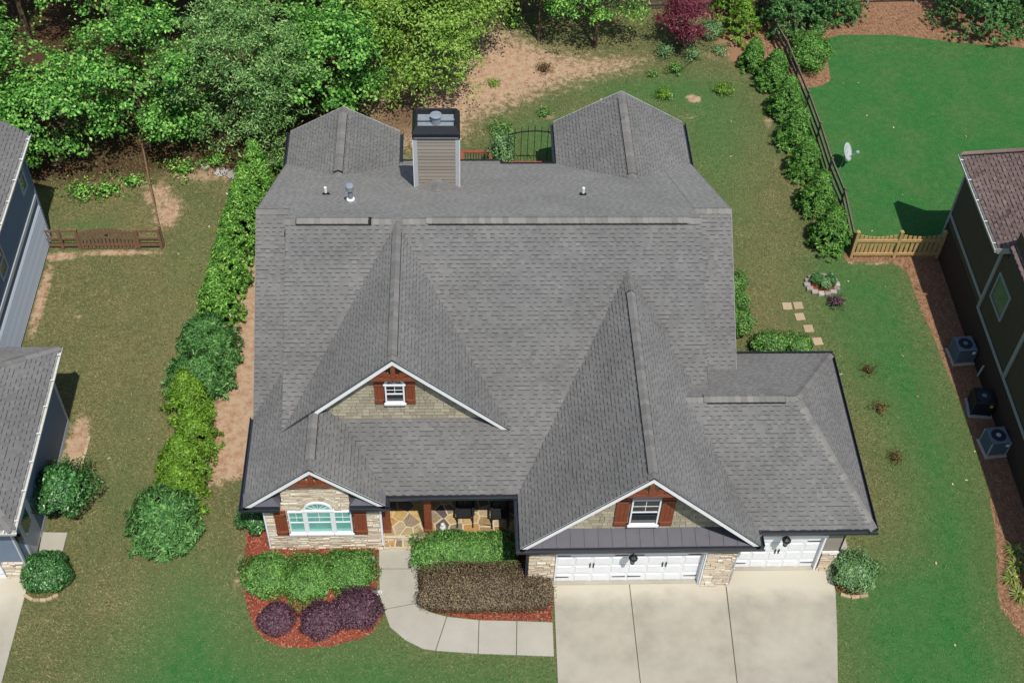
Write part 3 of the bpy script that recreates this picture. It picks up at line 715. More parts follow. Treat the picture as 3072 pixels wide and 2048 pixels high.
# ------------------------------------------------------------------ walls
walls = MB()
walls.box(-9.66, -5.87, 1.47, 5.0, 0, 2.9)                     # front bay
walls.box(-9.9, 6.2, 4.6, 17.8, 0, 2.62)                       # main body
walls.box(-9.9, -5.9, 17.8, 19.85, 0, 2.6); walls.box(1.25, 6.2, 17.8, 20.45, 0, 2.6)
walls.box(-.93, -.04, -.20, 4.6, 0, 2.9); walls.box(4.92, 5.93, -.20, 4.6, 0, 2.9)  # garage piers and sides
walls.box(-.04, 4.92, -.20, .0, 2.17, 2.9); walls.box(-.04, 4.92, .06, 4.6, 0, 2.9)
walls.box(5.93, 9.6, .60, 7.2, 0, 2.9); walls.box(9.04, 9.6, .33, .60, 0, 2.9); walls.box(5.93, 9.04, .33, .60, 2.17, 2.9); walls.box(5.93, 6.12, .33, .60, 0, 2.17)
wall_o = obj('wall', walls, M['taupe'], house)
HB = lambda lo, hi: (lambda: rnd.uniform(lo, hi))
STONE = dict(gap=.007, h=(.02, .085), jit=.008)

# front bay of ledge stone
bay = obj('bay_wall', MB().box(-9.66, -5.87, 1.455, 1.469, 0, 2.88).join(MB().prism([(-9.05,2.88),(-6.8,2.88),(-6.8,EAVE+1.0),(XB,ZB-.16),(-9.05,EAVE+1.0)], 1.455, 1.468, 'y')), M['mortar'], house)
st = lay(courses([(-9.66,.03),(-5.87,.03),(-5.87,2.86),(-9.66,2.86)], HB(.055,.105), .14, .5, holes=[(-8.93,-6.76,1.02,2.42),(-8.36,-7.38,2.30,2.86)]), (0,1.455,0), X_, Z_, (0,-1,0), STONE)
st += lay(courses([(-9.02,2.86),(-6.82,2.86),(-6.82,4.0),(XB,4.85),(-9.02,4.0)], HB(.055,.105), .14, .5, holes=[(-8.2,-7.6,2.8,3.05)]), (0,1.455,0), X_, Z_, (0,-1,0), STONE)
place(st, 'stone', 'small_stones', M['stone'], bay, 170)
for i in range(13):                                            # arch stones over the window
    a = math.pi*(i+.5)/13; r0, r1 = .56, .56+rnd.uniform(.17,.21); c = (-7.88, 2.42)
    d = math.pi/13*.46
    p = [(c[0]+r*math.cos(a+s_), c[1]+r*math.sin(a+s_)*1.02) for r, s_ in ((r0,-d),(r1,-d),(r1,d),(r0,d))]
    obj('arch_stone', MB().prism(p, 1.385, 1.455, 'y'), M['stone'], bay)
obj('sill_stone', MB().box(-9.7,-5.84,1.36,1.45,.0,.028), M['stone'], bay)
obj('corner_trim', MB().box(-9.72,-9.662,1.40,1.55,0,2.86), M['white'], house); obj('corner_trim', MB().box(-5.868,-5.80,1.40,1.52,.2,2.86), M['white'], house)

def window(name, x0, x1, z0, z1, y, glass, cols, sash=True, depth=.09, fr=.05, up_rows=2, parent=house):
    """double hung window in a front wall; y is the wall face"""
    fm = MB()
    fm.box(x0,x0+fr,y-depth,y+.01,z0,z1); fm.box(x1-fr,x1,y-depth,y+.01,z0,z1); fm.box(x0+fr+.001,x1-fr-.001,y-depth,y+.01,z0,z0+fr*1.3); fm.box(x0+fr+.001,x1-fr-.001,y-depth,y+.01,z1-fr,z1)
    zm = (z0+z1)/2
    if sash: fm.box(x0+fr+.001,x1-fr-.001,y-depth*.7,y-.005,zm-.025,zm+.025)
    w = obj(name, fm, M['white'], parent)
    iy = y-depth*.25
    obj('pane', MB().box(x0+fr,x1-fr,iy,iy+.01,z0+fr,zm), glass, w); obj('pane', MB().box(x0+fr,x1-fr,iy-.02,iy-.01,zm+.002,z1-fr), glass, w)
    mm = MB()
    for i in range(1, cols): 
        xm = x0+fr+(x1-x0-2*fr)*i/cols; mm.box(xm-.009,xm+.009,iy-.034,iy-.021,zm+.026,z1-fr)
    for j in range(1, up_rows):
        zz = zm+(z1-fr-zm)*j/up_rows; mm.box(x0+fr,x1-fr,iy-.046,iy-.035,zz-.009,zz+.009)
    if mm.v: obj('muntin', mm, M['white'], w)
    obj('sill', MB().box(x0-.04,x1+.04,y-depth-.05,y-depth-.001,z0-.03,z0+.06), M['white'], w)
    return w
def fan_window(xc, z0, r, y, glass, rz=None, parent=house):
    rz = rz or r; N_ = 16; fm = MB()
    arc = lambda q, k: [(xc+q*math.cos(math.pi*i/N_), z0+q*k*math.sin(math.pi*i/N_)) for i in range(N_+1)]
    o_, i_ = arc(r, rz/r), arc(r-.07, rz/r)
    for i in range(N_):
        fm.prism([o_[i], o_[i+1], i_[i+1], i_[i]], y-.10, y-.005, 'y')
    fm.box(xc-r-.03, xc+r+.03, y-.11, y-.004, z0-.07, z0-.001)
    w = obj('fan_window', fm, M['white'], parent)
    obj('pane', MB().prism(i_, y-.05, y-.04, 'y'), glass, w)
    mm = MB()
    for a in (45, 90, 135) if r < .4 else (30, 60, 90, 120, 150):
        mm.beam((xc, y-.06, z0), (xc+(r-.07)*math.cos(R(a)), y-.06, z0+(rz-.07)*math.sin(R(a))), .014, .012, up=(0,1,0))
    obj('muntin', mm, M['white'], w); return w
def shutter(x0, x1, z0, z1, y, hinge=1):
    n_ = 3; s_ = None; w = (x1-x0)/n_
    for i in range(n_):
        mb = MB().box(x0+i*w+.004, x0+(i+1)*w-.004, y-.055, y-.005, z0, z1)
        if s_ is None: s_ = obj('shutter', mb, M['cedar'], house)
        else: obj('shutter_board', mb, M['cedar'], s_)
    for zz in (z0+.2, z1-.2):
        obj('batten', MB().box(x0, x1, y-.085, y-.056, zz-.06, zz+.06), M['cedarx'], s_)
        xh = x1-.03 if hinge > 0 else x0+.03
        obj('hinge', MB().box(xh-.02, xh+.045 if hinge > 0 else xh+.02, y-.10, y-.086, zz-.03, zz+.03), M['black'], s_)
yb = 1.44
window('window', -8.90, -8.36, 1.05, 2.40, yb, M['blinds'], 2); window('window', -8.30, -7.45, 1.05, 2.40, yb, M['blinds'], 2); window('window', -7.39, -6.80, 1.05, 2.40, yb, M['blinds'], 2)
obj('mullion', MB().box(-8.359,-8.301,1.36,1.44,1.05,2.40).join(MB().box(-7.449,-7.391,1.36,1.44,1.05,2.40)), M['white'], house)
fan_window(-7.88, 2.48, .50, yb, M['blinds'], .47)
shutter(-9.36, -8.95, 1.0, 2.46, 1.40, 1); shutter(-6.74, -6.30, 1.0, 2.46, 1.40, -1)

# cornice returns of the bay gable
for x0, x1, sg in ((-10.23,-9.06,-1),(-6.79,-5.62,1)):
    r_ = obj('cornice_return', MB().box(x0, x1, 1.165, 1.45, 2.86, 3.03), M['gutter'], house)
    xi = x1 if sg < 0 else x0; xo = x0 if sg < 0 else x1; xm = xi-(xi-xo)*.30
    for p in ([(xo,1.17,3.03),(xm,1.17,3.03),(xm,1.46,3.34),(xo,1.46,3.34)], [(xm,1.17,3.03),(xi,1.17,3.03),(xm,1.46,3.34)], [(xi,1.17,3.03),(xi,1.46,3.03),(xm,1.46,3.34)]):
        k = MB(); k.quad(p); obj('metal_panel', k, M['zinc'], r_)
    obj('seam', MB().beam(((xo+xm)/2,1.165,3.045), ((xo+xm)/2,1.46,3.355), .02, .025), M['zinc'], r_)
# lower end of the roof space beside the bay
# upper front gable, shakes
def gable_shakes(xc, zc, s, y, zlo, holes, limit, base_half):
    zt = zc-.30
    poly = [(xc-base_half,zlo),(xc+base_half,zlo),(xc+min(base_half,(zt-zlo)/s+.0),zlo+max(0,zt-zlo-base_half*s)),(xc,zt),(xc-min(base_half,(zt-zlo)/s),zlo+max(0,zt-zlo-base_half*s))]
    g_ = obj('gable_wall', MB().prism([(xc-base_half,zlo-.05),(xc+base_half,zlo-.05),(xc,zt+.12)], y+.001, y+.012, 'y'), M['taupe'], house)
    poly = [(xc-(zt-zlo)/s,zlo),(xc+(zt-zlo)/s,zlo),(xc,zt)]
    pc = lay(courses(poly, .165, .12, .38, holes), (0,y,0), X_, Z_, (0,-1,0), dict(gap=.006, h=(.006,.012), hb=.045, jit=.006, over=.006))
    place(pc, 'shake', 'small_shakes', M['shake'], g_, limit)
gable_shakes(XA, ZA, SA, 3.745, 4.40, [(-5.62,-4.92,5.24,6.30),(-5.50,-5.02,6.2,6.6)], 160, 3.3)
obj('flashing', MB().hexa([(-7.6,3.69,zmain(3.69)+.026),(-2.0,3.69,zmain(3.69)+.026),(-2.0,3.74,zmain(3.74)+.03),(-7.6,3.74,zmain(3.74)+.03),(-7.6,3.69,zmain(3.69)+.034),(-2.0,3.69,zmain(3.69)+.034),(-2.0,3.74,zmain(3.74)+.045),(-7.6,3.74,zmain(3.74)+.045)]), M['cap'], house)
window('window', -5.58, -4.95, 5.27, 6.22, 3.71, M['darkglass'], 2)
fan_window(-5.265, 6.28, .33, 3.71, M['darkglass'], .30)
shutter(-5.92, -5.61, 5.2, 6.42, 3.71, 1); shutter(-4.92, -4.60, 5.2, 6.42, 3.71, -1)
# garage gable
gable_shakes(XC, ZC, SC, .105, 3.24, [(2.2,3.16,3.46,5.0)], 120, 3.5)
window('window', 2.22, 3.14, 3.48, 4.95, .07, M['darkglass'], 2)
shutter(1.74, 2.17, 3.4, 5.0, .07, 1); shutter(3.19, 3.62, 3.4, 5.0, .07, -1)
pent = obj('pent_roof', MB().hexa([(XC-WC+.1,YC-.0,3.0),(XC+WC-.1,YC-.0,3.0),(XC+WC-.1,.10,3.10),(XC-WC+.1,.10,3.10),(XC-WC+.1,YC,3.045),(XC+WC-.1,YC,3.045),(XC+WC-.35,.10,3.22),(XC-WC+.35,.10,3.22)]), M['zinc'], house)
for i in range(17):
    x = XC-3.6+i*.45
    obj('seam', MB().beam((x,YC+.01,3.065), (x,.10,3.235), .022, .035), M['zinc'], pent)

def truss(xc, zc, s, y, zb):
    """decorative gable truss of cedar: beam, king post, two braces"""
    hw = (zc-.30-zb)/s
    t = obj('gable_truss', MB().box(xc-hw-.1, xc+hw+.1, y, y+.10, zb-.11, zb+.03), M['cedarx'], house)
    obj('king_post', MB().box(xc-.075, xc+.075, y-.02, y+.08, zb+.032, zc-.26), M['cedar'], t)
    for sg in (-1, 1):
        p = [(xc+sg*.08,zb+.04),(xc+sg*.30,zb+.04)]
        pts = [(xc+sg*.08,zb+.035),(xc+sg*.2,zb+.035),(xc+sg*hw*.68,zb+.26*hw*s),(xc+sg*hw*.50,zb+.47*hw*s),(xc+sg*hw*.34,zb+.42*hw*s),(xc+sg*.14,zb+.17),(xc+sg*.08,zb+.16)]
        obj('brace', MB().prism(pts, y, y+.07, 'y'), M['cedar'], t)
        obj('beam_end', MB().prism([(xc+sg*.40,zb+.035),(xc+sg*(hw*.86),zb+.035),(xc+sg*hw*.66,zb+.14)], y+.0, y+.06, 'y'), M['cedarx'], t)
truss(XA, ZA, SA, YA+.03, ZA-1.02); truss(XB, ZB, SB, YB+.03, ZB-.95); truss(XC, ZC, SC, YC+.03, ZC-1.02)

# garage front stone
gw = obj('garage_wall', MB().box(-.93,-.04,-.215,-.201,0,2.86).join(MB().box(4.92,5.93,-.215,-.201,0,2.86)).join(MB().box(-.04,4.92,-.215,-.201,2.17,2.86)), M['mortar'], house)
gs = lay(courses([(-.93,.03),(-.06,.03),(-.06,2.84),(-.93,2.84)], HB(.06,.12), .14, .42), (0,-.215,0), X_, Z_, (0,-1,0), STONE)
gs += lay(courses([(4.96,.03),(5.93,.03),(5.93,2.84),(4.96,2.84)], HB(.06,.12), .14, .42), (0,-.215,0), X_, Z_, (0,-1,0), STONE)
gs += lay(courses([(5.95,.03),(6.0,.03),(6.0,1.2),(5.95,1.2)], HB(.06,.12), .14, .42), (0,-.215,0), X_, Z_, (0,-1,0), STONE)
gs += lay(courses([(9.07,.03),(9.6,.03),(9.6,1.12),(9.07,1.12)], HB(.06,.12), .14, .42), (0,.325,0), X_, Z_, (0,-1,0), STONE)
gs += lay([(x, x+.115, x, x+.115, 2.21, 2.5, 0, i) for i, x in enumerate(np.arange(-.05, 4.88, .12))], (0,-.215,0), X_, Z_, (0,-1,0), dict(gap=.006, h=(.03,.05), jit=.006))
gs += lay(courses([(-.06,2.5),(4.96,2.5),(4.96,2.84),(-.06,2.84)], HB(.07,.11), .16, .42), (0,-.215,0), X_, Z_, (0,-1,0), STONE)
place(gs, 'stone', 'small_stones', M['stone'], gw, 130)
obj('corner_trim', MB().box(5.932,5.975,-.27,-.14,.1,2.86), M['trimgrey'], house)
obj('band_trim', MB().box(9.05,9.63,.28,.33,1.14,1.24), M['white'], house)
obj('corner_board', MB().box(9.60,9.65,.30,.42,0,2.86), M['black'], house)
obj('downspout', MB().box(-1.03,-.94,-.30,-.22,.15,2.75).join(MB().box(-1.03,-.94,-.48,-.30,.08,.16)), M['gutter'], house)
obj('frieze', MB().box(5.98,9.6,.27,.329,2.30,2.42), M['trimgrey'], house)
for k in range(4): obj('siding_board', MB().hexa([(9.06,.31,1.26+k*.27),(9.6,.31,1.26+k*.27),(9.6,.33,1.26+k*.27),(9.06,.33,1.26+k*.27),(9.06,.325,1.52+k*.27),(9.6,.325,1.52+k*.27),(9.6,.33,1.52+k*.27),(9.06,.33,1.52+k*.27)]), M['boards'], wall_o)

def garage_door(x0, x1, y, z1, cols, name='garage_door'):
    d = obj(name, MB().box(x0, x1, y, y+.045, .02, z1), M['white'], house)
    rows = 4; rh = (z1-.02)/rows; cw = (x1-x0)/cols
    for r_ in range(rows):
        for c_ in range(cols):
            a, b = x0+c_*cw, x0+(c_+1)*cw; z0 = .02+r_*rh
            obj('door_panel', MB().hexa([(a+.05,y-.0,z0+.07),(b-.05,y-.0,z0+.07),(b-.05,y-.001,z0+rh-.07),(a+.05,y-.001,z0+rh-.07),(a+.085,y-.022,z0+.105),(b-.085,y-.022,z0+.105),(b-.085,y-.022,z0+rh-.105),(a+.085,y-.022,z0+rh-.105)]), M['white'], d)
        if r_: obj('section_joint', MB().box(x0+.01, x1-.01, y-.006, y-.0015, .02+r_*rh-.006, .02+r_*rh+.006), M['trimgrey'], d)
    return d
d1 = garage_door(0.0, 4.88, 0.0, 2.17, 8)
d2 = garage_door(6.13, 8.97, .45, 2.17, 5)
def hardware(d, xs_handle, straps, y):
    for x in xs_handle:
        for dx in (-.06, .06): obj('handle', MB().box(x+dx-.018, x+dx+.018, y-.06, y-.025, 1.0, 1.24), M['black'], d)
    for x0, x1, z in straps: obj('strap_hinge', MB().prism([(x0,z-.022),(x1,z-.014),(x1,z+.014),(x0,z+.022)], y-.04, y-.024, 'y'), M['black'], d)
hardware(d1, (1.22, 3.66), [(a, b, z) for z in (.35, 1.72) for a, b in ((.04,.48),(2.40,1.95),(2.48,2.93),(4.84,4.40))], 0.0)
hardware(d2, (7.55,), [(a, b, z) for z in (.35, 1.72) for a, b in ((6.17,6.6),(8.93,8.5))], .45)
for x0, x1, y in ((-.035,0,-.20),(4.88,4.915,-.20)): obj('door_jamb', MB().box(x0, x1, y+.0, .06, 0, 2.169), M['white'], house)
obj('door_jamb', MB().box(8.971,9.036,.30,.50,0,2.169), M['white'], house)
obj('door_head', MB().box(-.08,4.96,-.268,-.216,2.15,2.21), M['white'], house); obj('door_head', MB().box(6.1,9.06,.27,.329,2.15,2.29), M['white'], house)
obj('door_jamb', MB().box(4.916,4.955,-.262,-.202,0,2.149), M['white'], house)
obj('threshold', MB().box(0,4.9,-.16,.02,.004,.075), M['conc'], house); obj('threshold', MB().box(6.1,9.0,.30,.47,.004,.075), M['conc'], house)

# porch ----------------------------------------------------------------------
porch = obj('porch', MB().box(-5.82,-.95,1.66,4.6,0,.335).join(MB().box(-5.82,-4.5,1.33,1.659,0,.16)), M['grout'], house)
def flagstones(x0, x1, y0, y1, z, nseed, relax=6, seed=3):
    """irregular paving: Voronoi cells by half-plane clipping"""
    r = random.Random(seed)
    P = [(r.uniform(x0,x1), r.uniform(y0,y1)) for _ in range(nseed)]
    def cell(i):
        poly = [(x0,y0),(x1,y0),(x1,y1),(x0,y1)]
        for j in range(len(P)):
            if j == i or not poly: continue
            mx, my = (P[i][0]+P[j][0])/2, (P[i][1]+P[j][1])/2; nx_, ny_ = P[j][0]-P[i][0], P[j][1]-P[i][1]
            f = lambda p: (p[0]-mx)*nx_+(p[1]-my)*ny_
            out = []
            for k in range(len(poly)):
                a, b = poly[k], poly[(k+1) % len(poly)]; fa, fb = f(a), f(b)
                if fa <= 0: out.append(a)
                if fa*fb < 0: t = fa/(fa-fb); out.append((a[0]+(b[0]-a[0])*t, a[1]+(b[1]-a[1])*t))
            poly = out
        return poly
    for _ in range(1):
        P = [(sum(p[0] for p in c)/len(c), sum(p[1] for p in c)/len(c)) for c in map(cell, range(len(P)))]
    for i in range(len(P)):
        c = cell(i)
        if len(c) < 3: continue
        c = inset(c, r.uniform(.018, .03))
        c = [(p[0]+r.uniform(-.02,.02), p[1]+r.uniform(-.02,.02)) for p in c]
        obj('flagstone', MB().prism(c, z-.03, z+r.uniform(.008,.016), 'z'), M['flag'], porch)
flagstones(-5.80, -.97, 1.68, 4.5, .335, 74, seed=21)
flagstones(-5.80, -4.52, 1.35, 1.64, .16, 6, seed=9)
rs = lay(courses([(-5.82,.17),(-.97,.17),(-.97,.33),(-5.82,.33)], .08, .14, .42), (0,1.66,0), X_, Z_, (0,-1,0), dict(gap=.004, h=(.02,.035), jit=.004))
rs += lay(courses([(-5.82,.02),(-4.52,.02),(-4.52,.155),(-5.82,.155)], .07, .14, .42), (0,1.33,0), X_, Z_, (0,-1,0), dict(gap=.004, h=(.01,.02), jit=.004))
place(rs, 'riser_stone', 'small_stones', M['stone'], porch, 60)
for x in (-5.70, -4.28):
    p_ = obj('porch_post', MB().box(x-.125, x+.125, 1.83, 2.08, .50, 2.93), M['cedar'], house, bevel=.006)
    obj('post_base', MB().box(x-.15, x+.15, 1.80, 2.11, .345, .50), M['cedarx'], p_, bevel=.006)
obj('porch_beam', MB().box(-5.85, -.95, 1.82, 2.09, 2.70, 2.915), M['cedarx'], house)
# front door behind the porch, in deep shade
fd = obj('front_door', MB().box(-5.2, -4.2, 4.52, 4.598, .345, 2.4), M['cedar'], house)
obj('door_knob', MB().lathe([(.0,0),(.03,.0),(.03,.05),(.0,.06)], (-4.3,4.49,1.3), 8), M['black'], fd)

# chimney ----------------------------------------------------------------------
CY1 = CHY+1.25; CZ = 7.62
ch = obj('chimney', MB().box(CHX0+.05, CHX1-.05, CHY+.04, CY1-.05, 3.5, CZ), M['taupe'], house)
for sx0, sx1 in ((CHX0,CHX0+.15),(CHX1-.15,CHX1)):
    obj('corner_board', MB().box(sx0, sx1, CHY, CHY+.038, 4.6, CZ), M['trimgrey'], ch)
for xx in ((CHX0-.025,CHX0-.001),(CHX1+.001,CHX1+.025)):
    obj('corner_board', MB().box(xx[0], xx[1], CHY-.0, CHY+.14, 4.6, CZ), M['white'], ch)
k = 0; z = 4.75
while z < CZ-.02:
    z1 = min(z+.165, CZ)
    obj('siding_board', MB().hexa([(CHX0+.152,CHY+.005,z),(CHX1-.152,CHY+.005,z),(CHX1-.152,CHY+.038,z),(CHX0+.152,CHY+.038,z),(CHX0+.152,CHY+.028,z1-.004),(CHX1-.152,CHY+.028,z1-.004),(CHX1-.152,CHY+.038,z1-.004),(CHX0+.152,CHY+.038,z1-.004)]), M['boards'], ch)
    z = z1
for sx in (CHX0+.02, CHX1-.05):
    obj('side_siding', MB().box(sx, sx+.03, CHY+.15, CY1-.05, 4.4, CZ), M['boards'], ch)
# black metal shroud with open top, pan and flue
x0, x1, y0, y1 = CHX0-.03, CHX1+.03, CHY-.05, CY1+.02
cp = MB()
zt0, zt1, zt2 = CZ-.02, CZ+.20, CZ+.46
def shell(mb, a, b, za, zb):
    for i in range(4):
        j = (i+1) % 4; mb.quad([(a[i][0],a[i][1],za),(a[j][0],a[j][1],za),(b[j][0],b[j][1],zb),(b[i][0],b[i][1],zb)])
rc = lambda e: [(x0+e,y0+e),(x1-e,y0+e),(x1-e,y1-e),(x0+e,y1-e)]
shell(cp, rc(0), rc(0), zt0, zt1); shell(cp, rc(0), rc(.14), zt1, zt2); shell(cp, rc(.20), rc(.20), zt1-.1, zt2-.02); shell(cp, rc(.14), rc(.20), zt2, zt2-.02)
cap_o = obj('chimney_cap', cp, M['black'], ch)
obj('drip_rim', MB().beam((x0+.06,y0-.012,zt0+.05),(x1-.06,y0-.012,zt0+.05),.02,.02), M['galv'], ch)
obj('pan', MB().box(x0+.205, x1-.205, y0+.205, y1-.205, zt1-.04, zt1+.02), M['galv'], cap_o)
obj('bar', MB().beam((x0+.2,y0+.64,zt2-.1),(x1-.2,y0+.64,zt2-.1),.06,.03), M['galv'], cap_o)
obj('flue', MB().lathe([(.17,0),(.17,.34),(.22,.345),(.22,.38),(.16,.39),(.15,.41),(.0,.415)], ((x0+x1)/2,(y0+y1)/2-.03,zt1+.02), 18), M['galv'], cap_o)
# cricket shingles
for sg in (-1, 1):
    for i in range(4):
        for j in range(4-i):
            u0, u1 = i/4, (i+1)/4; w0, w1 = j/4, (j+1)/4
            A_ = Vector((cx_,CHY,zback(CHY)+.48)); B2 = Vector((cx_+sg*.86,CHY,zback(CHY))); C2 = Vector((cx_,CHY-.78,zback(CHY-.78)+.01))
            f = lambda a, b: A_+(B2-A_)*a+(C2-A_)*b+Z_*(.012+.004*((i+j) % 2))
            pts = [f(u0,w0), f(min(u1,1-w0),w0), f(min(u1,1-w1),w1), f(u0,min(w1,1-u0))]
            q = MB(); q.quad(pts, rnd.uniform(.2,.8)); obj('cricket_shingle', q, SH, roof_o)
# roof pipes
for x, y, kind in ((-8.06,13.03,0),(1.47,12.92,0)):
    z = zback(y)
    v_ = obj('vent_pipe', MB().tube((x,y,z-.05),(x,y,z+.36),.055,n=10), M['pvc'], house)
    obj('pipe_boot', MB().lathe([(.17,-.06),(.13,.02),(.075,.08),(.06,.1)], (x,y,z+.02), 12), M['vent'], v_)
x, y = -7.04, 11.92; z = zback(y)
v_ = obj('flue_pipe', MB().tube((x,y,z-.05),(x,y,z+.62),.085,n=12), M['galv'], house)
obj('flue_cap', MB().lathe([(.10,0),(.15,.02),(.15,.2),(.12,.24),(.0,.26)], (x,y,z+.60), 14), M['galv'], v_)
obj('flue_flashing', MB().lathe([(.26,-.13),(.2,.02),(.12,.12),(.1,.14)], (x,y,z+.02), 14), M['galv'], v_)
obj('storm_collar', MB().lathe([(.15,0),(.09,.05)], (x,y,z+.17), 14), M['white'], v_)
# rear deck rails in red-brown wood
rail = obj('deck_railing', MB().box(-3.05,-1.66,20.95,21.1,.90,.97).join(MB().box(-3.05,-1.66,20.98,21.06,.12,.2)).join(MB().box(-1.80,-1.66,19.0,20.94,.90,.97)).join(MB().box(-3.05,-2.91,19.0,20.94,.90,.97)), M['redwood'], house)
for i in range(10):
    obj('baluster', MB().box(-2.86+i*.12,-2.83+i*.12,21.0,21.03,.2,.9), M['iron'], rail)
for x in (-3.0, -1.73): obj('rail_post', MB().box(x-.05,x+.05,20.97,21.07,0,.899), M['redwood'], rail)
obj('deck_floor', MB().box(-5.5,1.2,18.2,21.15,.02,.1), M['redwood'], house)
rail2 = obj('deck_railing', MB().box(-1.35,.80,20.20,20.36,.90,.98), M['redwood'], house)
for i in range(16): obj('baluster', MB().box(-1.28+i*.13,-1.25+i*.13,20.27,20.30,.1,.899), M['iron'], rail2)
# ------------------------------------------------------------------ neighbouring houses
lh = thing('neighbour_house', (-22, 10, 0), 'slate blue house cut off by the left edge, two roofs and lap siding', 'house')
w_ = obj('wall', MB().box(-30,-20.2,8.5,16.55,0,5.2), M['blue'], lh)
for k in range(13):
    z0 = .12+k*.148
    obj('siding_board', MB().hexa([(-20.135,8.5,z0),(-20.199,8.5,z0),(-20.199,16.5,z0),(-20.135,16.5,z0),(-20.19,8.5,z0+.14),(-20.199,8.5,z0+.14),(-20.199,16.5,z0+.14),(-20.19,16.5,z0+.14)]), M['bluelap'], w_)
obj('band_trim', MB().box(-20.2,-20.15,8.5,16.55,2.42,2.62), M['trimgrey'], lh)
obj('corner_board', MB().box(-20.25,-20.14,16.5,16.62,0,5.2), M['blue'], lh)
def side_window(x, sg, y0, y1, z0, z1, parent, frame, glass, rail=True):
    """window in a wall facing +x or -x"""
    d = .05*sg; a, b = (x, x+d) if sg > 0 else (x+d, x)
    f = MB().box(a,b,y0,y0+.07,z0,z1).join(MB().box(a,b,y1-.07,y1,z0,z1)).join(MB().box(a,b,y0+.071,y1-.071,z0,z0+.08)).join(MB().box(a,b,y0+.071,y1-.071,z1-.07,z1))
    if rail: f.join(MB().box(a,b,y0+.071,y1-.071,(z0+z1)/2-.03,(z0+z1)/2+.03))
    w = obj('window', f, frame, parent); c = x+.015*sg
    obj('pane', MB().box(min(x+.002*sg,c),max(x+.002*sg,c),y0+.06,y1-.06,z0+.06,z1-.06), glass, w)
    return w
M['blueglass'] = glass_mat('side_window_glass', (.03,.07,.065,1), .06)
side_window(-20.2, 1, 15.45, 16.1, 3.5, 4.95, lh, M['trimgrey'], M['blueglass'])
side_window(-20.2, 1, 11.3, 12.1, 3.0, 4.3, lh, M['trimgrey'], M['blueglass'])
def simple_roof(parent, name, planes, mat, deckmat, limit, exp=.15, wl=(.085,.2)):
    """planes: list of (P0, U, up-dir xy, slope, poly)"""
    mb = MB(); out = []
    for P0, U, d, s, poly in planes:
        Vv = Vector((d[0], d[1], s)).normalized(); N = Vector(U).cross(Vv)
        if N.z < 0: N.negate()
        top = [Vector(P0)+Vector(U)*u+Vv*v for u, v in poly]; k = len(top)
        n = len(mb.v); mb.v += [tuple(t) for t in top]+[tuple(t-Z_*.14) for t in top]
        mb.f.append(tuple(range(n, n+k))); mb.f.append(tuple(range(n+2*k-1, n+k-1, -1))); mb.a += [0,0]
        for i in range(k): j = (i+1) % k; mb.f.append((n+i,n+j,n+k+j,n+k+i)); mb.a.append(0)
        out += lay(courses(poly, exp, *wl), Vector(P0)+N*.003, U, Vv, N, SHINGLE)
    ro = obj(name, mb, deckmat, parent)
    place(out, 'shingle', 'shingles', mat, ro, limit)
    return ro
simple_roof(lh, 'roof', [((-19.92,8.2,5.3), (0,1,0), (-1,0), .72, [(0,0),(8.9,0),(8.9,9),(0,9)])], SH, M['deck'], 60)
def gutter_on(parent, p, q, out, mat):
    g_ = gutter(p, q, out, mat); g_.parent = parent
    off = house.location-parent.location
    for v in g_.data.vertices: v.co += off
    n_ = int((Vector(q)-Vector(p)).length/1.2)
    for i in range(n_+1):
        c = Vector(p).lerp(Vector(q), (i+.3)/(n_+.6))
        obj('gutter_strap', MB().beam(c, c+Vector(out)*.14, .03, .012), M['white'], g_)
    return g_
gutter_on(lh, (-19.92,8.2,5.3), (-19.92,17.1,5.3), (1,0,0), M['gutterw'])
# front garage wing of the left house
gw2 = obj('garage_wing_wall', MB().box(-30,-17.65,.45,6.95,0,3.7), M['blue'], lh)
obj('corner_board', MB().box(-17.66,-17.60,.40,.52,0,3.6), M['trimgrey'], lh); obj('corner_board', MB().box(-17.66,-17.60,6.9,7.0,0,3.6), M['trimgrey'], lh)
obj('skirt_board', MB().box(-17.65,-17.60,2.2,6.9,.0,.22), M['trimgrey'], lh)
ldoor = obj('side_door', MB().box(-17.65,-17.61,1.05,1.98,.12,2.32), M['trimgrey'], lh)
obj('door_frame', MB().box(-17.65,-17.585,.93,1.05,.1,2.45).join(MB().box(-17.65,-17.585,1.98,2.1,.1,2.45)).join(MB().box(-17.65,-17.585,1.051,1.979,2.33,2.45)), M['trimgrey'], lh)
obj('pane', MB().box(-17.609,-17.60,1.2,1.83,1.35,2.15), M['blueglass'], ldoor)
obj('garage_door', MB().box(-22.5,-18.45,.42,.449,.02,2.2), M['white'], lh)
for k in range(4): obj('door_rail', MB().box(-22.5,-18.45,.405,.419,.3+k*.52,.33+k*.52), M['trimgrey'], lh)
vs_ = lay(courses([(-18.4,.05),(-17.66,.05),(-17.66,1.0),(-18.4,1.0)], HB(.08,.13), .15, .4), (0,.45,0), X_, Z_, (0,-1,0), STONE)
place(vs_, 'stone', 'small_stones', M['stone'], gw2, 60)
obj('wall_lamp', MB().box(-17.61,-17.45,.55,.70,2.05,2.35), M['black'], lh)
Lw = L_(3.75, .6)
simple_roof(lh, 'garage_roof', [((-17.2,-.1,3.8), (0,1,0), (-1,0), .6, [(0,0),(7.5,0),(3.75,Lw)]),
                                ((-25,-.1,3.8), X_, (0,1), .6, [(0,0),(7.8,0),(4.05,Lw),(0,Lw)]),
                                ((-25,7.4,3.8), X_, (0,-1), .6, [(0,0),(7.8,0),(4.05,Lw),(0,Lw)])], SH, M['deck'], 120)
